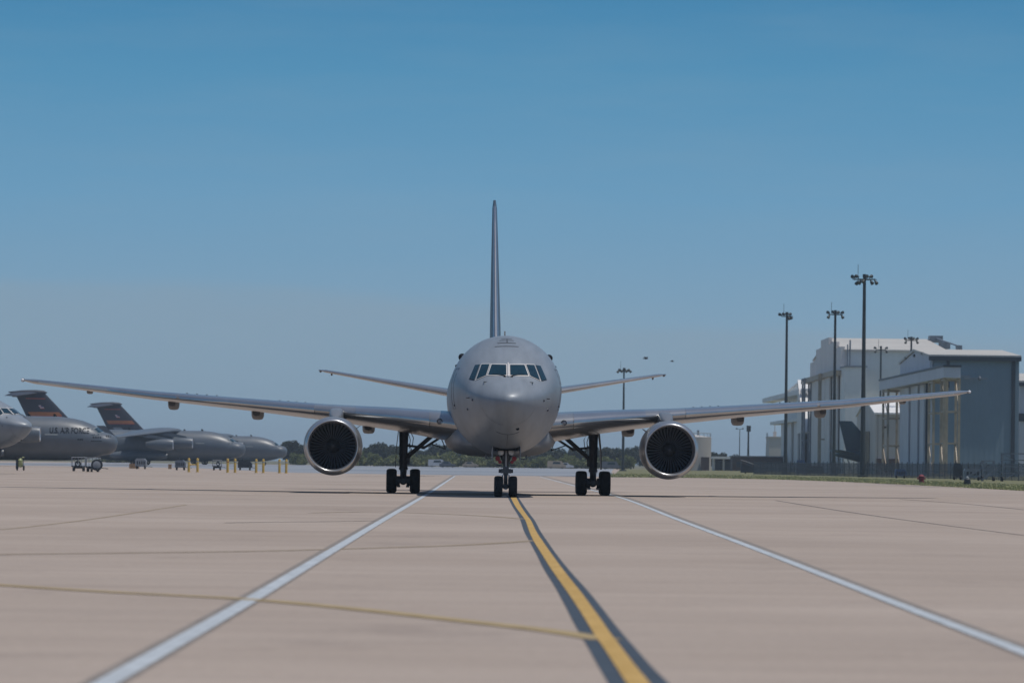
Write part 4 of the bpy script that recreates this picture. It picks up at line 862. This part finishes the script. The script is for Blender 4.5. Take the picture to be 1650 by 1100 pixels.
MB().box((0, 0, zt/2), (x1-x0, 16, zt)).build('wall', M['cladtan'], t, False); b = MB(); b.box((0, 0, zt+.2), (x1-x0+.4, 16.4, .4)); b.tube([(0, 0, zt), (0, 0, zt+4)], .15, 6); b.box((0, 0, zt+1.2), (1, 1, 1.6)); b.build('roof', M['cladtan'], t, False)

# ------------------------------------------------------------------ fence, stands, carts and markers along the right edge
M['fence'] = mat('fence_wire', (.075, .085, .10), .6, .3, var=.2, scale=.5)
fa, fb = G(1215, 761.5), P(1700, 760, 560)
fa = Vector((XD(1215, 800), 800, 0)); fb = Vector((XD(1700, 560), 560, 0)); fl = (fb-fa).length; ft = (fb-fa).normalized()
t = thing('fence', 'dark chain link fence along the grass in front of the hangars', 'fence', fa, math.atan2(ft.y, ft.x))
b = MB(); n = int(fl/.28)
for k in range(n): b.box((k*.28, 0, 1.05), (.05, .03, 2.0))
b.box((fl/2, 0, 2.1), (fl, .06, .06)); b.box((fl/2, 0, .12), (fl, .06, .06)); b.box((fl/2, 0, 1.1), (fl, .05, .05)); b.build('wire_mesh', M['fence'], t, False)
for k in range(0, int(fl), 4): MB().tube([(k, 0, 0), (k, 0, 2.35)], .06, 6).build('fence_post', M['fence'], t)

M['cartgrey'] = mat('cart_grey', (.16, .18, .21), .5, .2, var=.2, scale=2)
M['cartdark'] = mat('cart_dark', (.030, .036, .045), .6, var=.2, scale=2)
M['cartblue'] = mat('cart_blue', (.05, .08, .16), .5, var=.2, scale=2)
M['cartpale'] = mat('cart_pale', (.26, .27, .29), .5, var=.15, scale=2)
M['carttan'] = mat('cart_tan', (.36, .22, .12), .6, var=.2, scale=2)
M['lime'] = mat('yellow_green_paint', (.34, .36, .16), .5, var=.15, scale=2)
def small_wheels(t, pts, r=.28):
    for x, y in pts: MB().lathe(tyre_prof(r, .16), (x, y, r), 'x', 18).build('wheel', M['tyre'], t)
def frame_cart(px, d, w, h, label, m, deck=.55):
    """wheeled trolley with an upright tube frame"""
    t = thing('service_cart', label, 'cart', (XD(px, d), d, 0)); b = MB()
    b.box((0, 0, deck), (w, 1.3, .12)); b.box((0, 0, deck-.15), (w*.9, .2, .18)); b.build('deck', m, t, False)
    b = MB()
    for k in range(5): b.tube([(-w/2+w*k/4, -.6, deck), (-w/2+w*k/4, -.6, h)], .035, 6)
    for k in (0, 4): b.tube([(-w/2+w*k/4, .6, deck), (-w/2+w*k/4, .6, h)], .035, 6)
    for yy in (-.6, .6): b.tube([(-w/2, yy, h), (w/2, yy, h)], .045, 6)
    for k in (0, 4): b.tube([(-w/2+w*k/4, -.6, h), (-w/2+w*k/4, .6, h)], .04, 6)
    b.build('rail_frame', M['cartpale'], t)
    b = MB(); b.tube([(w/2, 0, deck-.1), (w/2+.9, 0, .35)], .04, 6); b.build('tow_bar', m, t)
    small_wheels(t, [(sx*w*.36, sy*.6) for sx in (-1, 1) for sy in (-1, 1)]); return t
def box_cart(px, d, w, h, label, m, lid=None):
    """boxy ground power unit on wheels"""
    t = thing('ground_power_cart', label, 'cart', (XD(px, d), d, 0)); b = MB()
    b.prism([(-w/2, .35), (-w/2, h*.8), (-w/2+.15, h), (w/2-.3, h), (w/2, h*.75), (w/2, .35)], 'y', -.65, .65).build('housing', m, t, False)
    b = MB()
    for k in range(4): b.box((-w*.3+w*.2*k, -.66, h*.6), (w*.12, .05, h*.3))
    b.build('vent_grille', M['cartdark'], t, False)
    b = MB(); b.tube([(-w*.2, 0, h), (-w*.2, 0, h+.3)], .06, 8); b.tube([(w/2, 0, .4), (w/2+.8, 0, .3)], .04, 6); b.build('exhaust_pipe', M['cartdark'], t)
    small_wheels(t, [(sx*w*.35, sy*.55) for sx in (-1, 1) for sy in (-1, 1)]); return t
frame_cart(127, 500, 1.5, 1.55, 'tall open railed trolley under the chin of the nearest airlifter, farther from its nose', M['cartdark'])
frame_cart(150, 485, 1.5, 1.5, 'tall open railed trolley ahead of its twin, closest to the nose of the nearest airlifter', M['cartdark'])
t = thing('hose_reel_cart', 'low cart with big round hose reel just right of the railed trolleys', 'cart', (XD(155.5, 483), 483.5, 0))
b = MB(); b.lathe([(-.16, .62), (-.12, .62), (-.12, .2), (.12, .2), (.12, .62), (.16, .62)], (0, 0, .75), 'y', 24, True, True); b.build('hose_reel', M['cartdark'], t, ang=30)
MB().lathe([(-.18, .42), (-.2, .36), (-.2, .02)], (0, 0, .75), 'y', 20, cap1=True).build('reel_plate', M['cartpale'], t)
b = MB(); b.box((-.3, 0, .38), (1.0, .6, .1)); b.build('deck', M['cartdark'], t, False); small_wheels(t, [(-.55, -.3), (-.55, .3), (.1, -.3), (.1, .3)], .2)
t = thing('fire_extinguisher', 'yellow green wheeled fire extinguisher standing on the ramp near the left edge', 'extinguisher', (XD(33, 500), 500, 0))
MB().lathe([(.35, .05), (.40, .24), (.45, .27), (1.15, .27), (1.3, .16), (1.36, .05)], (0, 0, 0), 'z', 20, True, True).build('tank', M['lime'], t)
b = MB(); b.tube([(-.3, .1, .3), (-.33, .1, 1.4)], .035, 6); b.tube([(.3, .1, .3), (.33, .1, 1.4)], .035, 6); b.tube([(-.40, .1, 1.4), (.40, .1, 1.4)], .05, 6); b.box((-.36, 0, .7), (.26, .4, 1.0)); b.build('handle_frame', M['cartdark'], t)
b = MB(); b.tube([(.1, 0, 1.36), (.25, -.2, 1.5), (.42, -.1, 1.45)], .05, 8); b.build('hose', M['lime'], t); small_wheels(t, [(-.36, .1), (.38, -.05)], .30)
box_cart(227.5, 640, 1.6, 1.5, 'pale ground power cart parked beneath the middle airlifter', M['cartpale'])
box_cart(291, 600, 1.4, 1.35, 'grey ground power cart left of the crossbarred yellow bollards', M['cartgrey'])
frame_cart(350, 620, 1.2, 1.4, 'dark railed trolley behind the bollards below the middle airlifter nose', M['cartdark'])
box_cart(395, 640, 2.0, 1.3, 'dark boxy cart between the second and third bollard pairs', M['cartdark'])
for i, px in enumerate((211, 216.5, 222, 274)):
    t = thing('crate', ['orange tan crate leftmost of the row by the pale cart', 'orange tan crate in the middle of the row by the pale cart', 'orange tan crate nearest the pale cart', 'orange tan crate beside the grey power cart'][i], 'crate', (XD(px, 660), 660, 0), 0, 'crates on the left ramp')
    b = MB(); b.box((0, 0, .42), (.42, .5, .6))
    for sx in (-1, 1): b.box((sx*.21, -.02, .42), (.05, .56, .66))
    b.box((0, 0, .08), (.46, .5, .12)); b.build('crate_body', M['carttan'], t, False)

M['boll'] = mat('yellow_bollard_paint', (.58, .36, .05), .5, var=.12, scale=4, col2=(.60, .42, .12))
BL = [(304.5, 'yellow bollard left of the crossbar'), (318.5, 'yellow bollard right of the crossbar'), (367, 'orange tinted bollard, left of the second pair'), (379, 'yellow bollard, right of the second pair'), (413, 'yellow bollard, left of the third pair'), (424.5, 'yellow bollard, right of the third pair'), (450.5, 'yellow bollard, second closest to the left engine'), (461.5, 'yellow bollard closest to the left engine')]
for i, (px, lab) in enumerate(BL):
    d = 520; t = thing('bollard', lab, 'bollard', (XD(px, d), d, 0), 0, 'yellow bollards along the ramp edge')
    MB().lathe([(0, .20), (.03, .20), (.035, .145), (1.5, .145), (1.58, .12), (1.62, .04)], (0, 0, 0), 'z', 18, cap1=True).build('post', M['boll'], t)
    MB().lathe([(1.18, .147), (1.18, .152), (1.3, .152), (1.3, .147)], (0, 0, 0), 'z', 18).build('reflective_band', M['pale'] if i != 2 else M['orange'], t)
t = thing('crossbar', 'yellow pipe crossbar joining the leftmost two bollards', 'barrier', ((XD(304.5, 520)+XD(318.5, 520))/2, 520, .86))
w = XD(318.5, 520)-XD(304.5, 520); b = MB(); b.tube([(-w/2+.15, 0, 0), (w/2-.15, 0, 0)], .07, 10); b.lathe([(-w/2+.14, .11), (-w/2+.2, .11)], (0, 0, 0), 'x', 12, True, True); b.lathe([(w/2-.2, .11), (w/2-.14, .11)], (0, 0, 0), 'x', 12, True, True); b.build('pipe', M['boll'], t)

p = G(1485, 776); t = thing('fire_hydrant', 'red hydrant on the grass in front of the blue grey hangar doors', 'hydrant', (XD(1485, 470), 470, 0))
MB().lathe([(0, .34), (.08, .34), (.1, .25), (.55, .25), (.58, .31), (.64, .31), (.78, .2), (.84, .08)], (0, 0, 0), 'z', 18, cap1=True).build('barrel', M['hydrantred'], t, ang=30)
b = MB(); b.tube([(-.42, 0, .42), (.42, 0, .42)], .12, 10); b.tube([(0, -.4, .40), (0, 0, .40)], .13, 10); b.build('nozzle', M['hydrantred'], t)
t = thing('taxiway_light', 'squat black marker light on the grass near the right edge', 'marker light', (XD(1559, 420), 420, 0))
MB().lathe([(0, .30), (.1, .32), (.5, .30), (.58, .22), (.6, .05)], (0, 0, 0), 'z', 18, cap1=True).build('housing', M['cartdark'], t, ang=30); MB().lathe([(.6, .16), (.72, .14), (.78, .03)], (0, 0, 0), 'z', 14, cap1=True).build('lamp_dome', M['pale'], t)
def stair_stand(px, d, w, h, label):
    t = thing('stair_stand', label, 'work stand', (XD(px, d), d, 0)); b = MB(); n = 9
    for sx in (-1, 1):
        for sy in (-.8, .8): b.box((sx*w/2, sy, h/2), (.14, .14, h))
    for k in range(4):
        b.box((0, -.8, h*(.3+.23*k)), (w, .1, .12)); b.box((0, .8, h*(.3+.23*k)), (w, .1, .12))
        for sx in (-1, 1): b.box((sx*w/2, 0, h*(.3+.23*k)), (.1, 1.6, .1))
    b.strut((-w/2, -.8, .2), (w/2, -.8, h*.5), .1); b.strut((w/2, -.8, h*.5), (-w/2, -.8, h*.98), .1); b.build('tower_frame', M['cartgrey'], t, False)
    b = MB(); b.box((0, 0, h*.62), (w, 1.6, .12)); b.box((0, 0, h*.30), (w, 1.6, .12)); b.build('platform', M['cartgrey'], t, False)
    b = MB()
    for k in range(n): b.box((-w/2-.25-k*.26, 0, h*.62-(k+1)*h*.62/n), (.28, 1.1, .05))
    b.strut((-w/2, -.6, h*.62), (-w/2-.25*n-.2, -.6, .1), .1); b.strut((-w/2, .6, h*.62), (-w/2-.25*n-.2, .6, .1), .1); b.build('steps', M['cartgrey'], t, False)
    small_wheels(t, [(sx*w/2, sy*.8) for sx in (-1, 1) for sy in (-1, 1)], .3)
stair_stand(1634, 545, 2.9, 3.4, 'big grey work stand with steps at the right end of the fence')
stair_stand(1592, 555, 1.4, 2.5, 'narrow dark work stand left of the big grey one')
box_cart(1543, 590, 1.2, 2.2, 'tall dark cart by the corner of the blue grey hangar', M['cartdark'])
box_cart(1567, 570, 2.2, 1.5, 'low grey cart between the tall dark cart and the work stands', M['cartgrey'])
box_cart(1451, 640, 1.6, 1.3, 'small blue grey cart on the grass left of the red hydrant', M['cartblue'])
box_cart(1291, 760, 1.6, 2.6, 'upright blue cart by the far hangar doors', M['cartblue'])
box_cart(1311, 770, 3.4, 1.6, 'wide dark cart at the foot of the tall white hangar', M['cartdark'])
box_cart(1243, 900, 3.0, 1.8, 'pale cart near the brown building and the leftmost mast', M['cartgrey'])
t = thing('bike_rack', 'pale tilted rack of tubes in front of the small tan hangar', 'rack', (XD(1425, 700), 700, 0)); b = MB()
for k in range(5): b.tube([(-1.4+.6*k, 0, .05), (-.8+.6*k, 0, 1.8), (-.5+.6*k, 0, .05)], .06, 6)
b.tube([(-1.6, 0, .1), (1.9, 0, .1)], .06, 6); b.build('tube_frame', M['cartpale'], t)
t = thing('debris_ramp', 'slanted loading ramp lying before the brown building', 'ramp', (XD(1214, 860), 860, 0)); b = MB(); b.prism([(-2.4, .2), (-2.4, 1.9), (-2.0, 1.9), (2.2, .5), (2.2, .2)], 'y', -.8, .8).build('ramp_bed', M['cartdark'], t, False)
b = MB(); b.tube([(-2.4, -.7, 1.9), (-2.4, -.7, 2.6), (2.0, -.7, 1.2)], .06, 6); b.build('hand_rail', M['cartpale'], t); small_wheels(t, [(-1.5, -.6), (-1.5, .6)], .3)

# ------------------------------------------------------------------ vehicles far behind the tanker
M['carwhite'] = mat('white_car_paint', (.55, .57, .6), .35, var=.05, scale=2); M['cargrey'] = mat('grey_car_paint', (.10, .11, .13), .35, var=.08, scale=2); M['cartanp'] = mat('tan_car_paint', (.40, .33, .25), .4, var=.08, scale=2)
def car(px, d, kind, m, label):
    t = thing('parked_car', label, kind, (XD(px, d), d, 0), 0); van = kind == 'van'; l = 5.4 if van else 4.6
    prof = [(-l/2, .35), (-l/2, 1.0), (-l/2+.1, 2.2), (l/2-1.3, 2.25), (l/2-.6, 1.25), (l/2, 1.0), (l/2, .35)] if van else [(-l/2, .35), (-l/2, 1.0), (-l/2+.5, 1.08), (-l/2+1.0, 1.72), (l/2-1.9, 1.74), (l/2-1.1, 1.08), (l/2, .92), (l/2, .35)]
    MB().prism(prof, 'y', -.9, .9).build('body', m, t, False)
    b = MB(); z0, z1 = (1.35, 1.95) if van else (1.12, 1.6); xa = l/2-1.5 if van else .5
    b.add([(-1.2, -.915, z0), (xa, -.915, z0), (xa-.3, -.915, z1), (-1.0, -.915, z1)], [(0, 1, 2, 3)]); b.build('side_window', M['glass'], t, False)
    small_wheels(t, [(sx*l*.31, sy*.82) for sx in (-1, 1) for sy in (-1, 1)], .36)
    for o in kids(t):
        if o.name.startswith('wheel'): o.rotation_euler.z = 0
    return t
def carx(*a):
    t = car(*a)
    for o in kids(t):
        if o.name.startswith('wheel'):
            me = o.data; c = sum((v.co for v in me.vertices), Vector())/len(me.vertices)
            for v in me.vertices: q = v.co-c; v.co = c+Vector((q.y, -q.x, q.z))
    return t
carx(705, 1300, 'van', M['carwhite'], 'white van in front of the bushes behind the left main gear')
carx(721, 1290, 'car', M['cargrey'], 'dark grey car just right of the white van')
carx(758, 1310, 'car', M['cartanp'], 'tan car behind the left side of the nose gear')
carx(897, 1300, 'van', M['cartanp'], 'tan van in front of the bushes right of the nose gear')
carx(912, 1320, 'car', M['carwhite'], 'pale car just right of the tan van')
carx(985, 1280, 'van', M['cargrey'], 'dark van beyond the right main gear')

# ------------------------------------------------------------------ trees
M['leafdark'] = mat('dark_leaves', (.020, .035, .022), .7, var=.35, scale=.5, col2=(.045, .062, .032))
M['leafmid'] = mat('bush_leaves', (.10, .14, .04), .7, var=.3, scale=.3, col2=(.21, .22, .075))
for k in ('leafdark', 'leafmid'):          # light also passes through the leaves
    t_ = M[k].node_tree; bs = t_.nodes['Principled BSDF']; tr = t_.nodes.new('ShaderNodeBsdfTranslucent'); mx = t_.nodes.new('ShaderNodeMixShader'); mx.inputs[0].default_value = .42
    t_.links.new(bs.inputs['Base Color'].links[0].from_socket, tr.inputs['Color']); o_ = [n for n in t_.nodes if n.type == 'OUTPUT_MATERIAL'][0]
    t_.links.new(bs.outputs[0], mx.inputs[1]); t_.links.new(tr.outputs[0], mx.inputs[2]); t_.links.new(mx.outputs[0], o_.inputs['Surface'])
M['bark'] = mat('bark', (.05, .04, .03), .9, var=.3, scale=3)
def crown(seed, h, w, nl, ls, base=.18):
    rg = random.Random(seed); cl = []
    for k in range(13):
        a = rg.uniform(0, 6.28); r = w*.36*math.sqrt(rg.random()); zz = h*rg.uniform(base+.12, .86); sh = 1-.45*abs(zz/h-.5)
        cl.append((r*math.cos(a)*sh, r*math.sin(a)*sh, zz, w*rg.uniform(.14, .26)))
    b = MB()
    for k in range(nl):
        c = cl[rg.randrange(len(cl))]; u = Vector((rg.gauss(0, 1), rg.gauss(0, 1), rg.gauss(0, 1))).normalized()*c[3]*rg.random()**.35
        p = Vector(c[:3])+Vector((u.x, u.y, u.z*.8)); n = Vector((rg.gauss(0, 1), rg.gauss(0, 1), rg.gauss(.4, 1))).normalized(); a = n.orthogonal().normalized(); c2 = n.cross(a); s_ = ls*rg.uniform(.6, 1.4)
        b.add([p+a*s_, p+c2*s_*.7, p-a*s_, p-c2*s_*.7], [(0, 1, 2, 3)])
    return b
def trunk(h, w, seed):
    rg = random.Random(seed); b = MB(); b.tube([(0, 0, 0), (.1, 0, h*.3), (0, .1, h*.6)], [h*.03, h*.022, h*.01], 8)
    for k in range(5): a = rg.uniform(0, 6.28); b.tube([(.05, 0, h*(.22+.06*k)), (w*.28*math.cos(a), w*.28*math.sin(a), h*(.5+.07*k))], [h*.013, h*.004], 5)
    return b
def plant_proto(name, label, cat, grp, seed, h, w, nl, ls, m):
    t = thing(name, label, cat, (0, 0, 0), 0, grp)
    crown(seed, h, w, nl, ls, .05 if cat == 'bush' else .18).build('crown', m, t, False); trunk(h, w, seed).build('trunk', M['bark'], t); return t
TL = 'dark rounded tree in the hazy tree line on the horizon'; BLb = 'yellow green bush growing in front of the horizon tree line'
tp = [plant_proto('tree', TL, 'tree', 'trees of the horizon tree line', 11+k, 8.0, 8.5+k, 2400, .42, M['leafdark']) for k in range(3)]
bp_ = [plant_proto('bush', BLb, 'bush', 'bushes before the horizon tree line', 31+k, 3.6, 6.0+k, 900, .42, M['leafmid']) for k in range(3)]
used = set()
def place(protos, k, px, d, sc_, rz, h=1.0):
    p0 = protos[k % 3]; o = p0 if id(p0) not in used else copy_tree(p0); used.add(id(p0))
    o.location = (XD(px, d), d, 0); o.rotation_euler = (0, 0, rz); o.scale = (sc_, sc_, sc_*h); return o
rg = random.Random(5)
xs = [(468, 1.15), (478, 1.0), (489, .8), (577, .55), (590, .7), (606, 1.15), (622, 1.0), (638, 1.1), (655, .85), (672, .9), (690, .95), (706, 1.05), (722, 1.0), (735, 1.05), (748, .8), (760, 1.0), (778, 1.05), (796, 1.0), (815, .9), (838, .9), (858, .95), (875, .8), (893, 1.05), (912, .95), (930, 1.0), (950, 1.05), (969, .95), (985, 1.0), (1003, .9), (1021, 1.0), (1043, .9), (1062, .85), (1080, .9), (1155, .85), (1168, .7), (1187, .75), (1200, .6), (1222, .6), (1242, .55)]
for k, (px, s_) in enumerate(xs): place(tp, k, px, 1530+rg.uniform(-60, 90), s_*.92, rg.uniform(0, 6), rg.uniform(.85, 1.05))
for k in range(30):
    px = 560+15.2*k+rg.uniform(-5, 5); place(bp_, k, px, 1390+rg.uniform(-50, 50), rg.uniform(.75, 1.15), rg.uniform(0, 6), rg.uniform(.7, 1.1))
for k, px in enumerate((478, 487, 181, 192, 203, 214)): place(bp_, k, px, 1420+20*k, .9 if px > 300 else 1.1, k*1.3)

# two birds above the right wing
M['bird'] = mat('bird_dark', (.02, .022, .026), .7, var=.2, scale=5)
def bird(px, py, d, span, rz, label):
    p = P(px, py, d); t = thing('bird', label, 'bird', p, rz); b = MB()
    b.lathe([(-.42, .01), (-.36, .05), (-.28, .07), (-.1, .11), (.12, .09), (.3, .04), (.45, .05), (.52, .01)], (0, 0, 0), 'y', 10, True, True)
    for s in (-1, 1):
        b.loft([[(s*.06, -.14, .05), (s*.06, .12, .05), (s*.06, .12, .02), (s*.06, -.14, .02)], [(s*span*.25, -.18, .24), (s*span*.25, .10, .22), (s*span*.25, .10, .20), (s*span*.25, -.18, .21)], [(s*span*.5, .0, .12), (s*span*.5, .08, .12), (s*span*.5, .08, .11), (s*span*.5, .0, .11)]])
    b.build('body', M['bird'], t); return t
bird(1040.5, 577.5, 620, 1.0, R(50), 'dark bird flying above the right tailplane tip, nearer of two')
bird(1083, 582, 900, .7, R(80), 'tiny far bird just right of the other bird')

# ------------------------------------------------------------------ the summer haze over the airfield
hm = bpy.data.materials.new('thin_haze'); hm.use_nodes = True; ht = hm.node_tree
for n in list(ht.nodes):
    if n.type != 'OUTPUT_MATERIAL': ht.nodes.remove(n)
pv = ht.nodes.new('ShaderNodeVolumePrincipled'); pv.inputs['Color'].default_value = (.72, .84, .96, 1); pv.inputs['Density'].default_value = .00011; pv.inputs['Anisotropy'].default_value = .2
ht.links.new(pv.outputs[0], [n for n in ht.nodes if n.type == 'OUTPUT_MATERIAL'][0].inputs['Volume'])
struct(MB().box((0, 4400, 24), (8200, 9600, 52)).build('haze', hm, None, False), 'stuff')
S.cycles.volume_bounces = 0
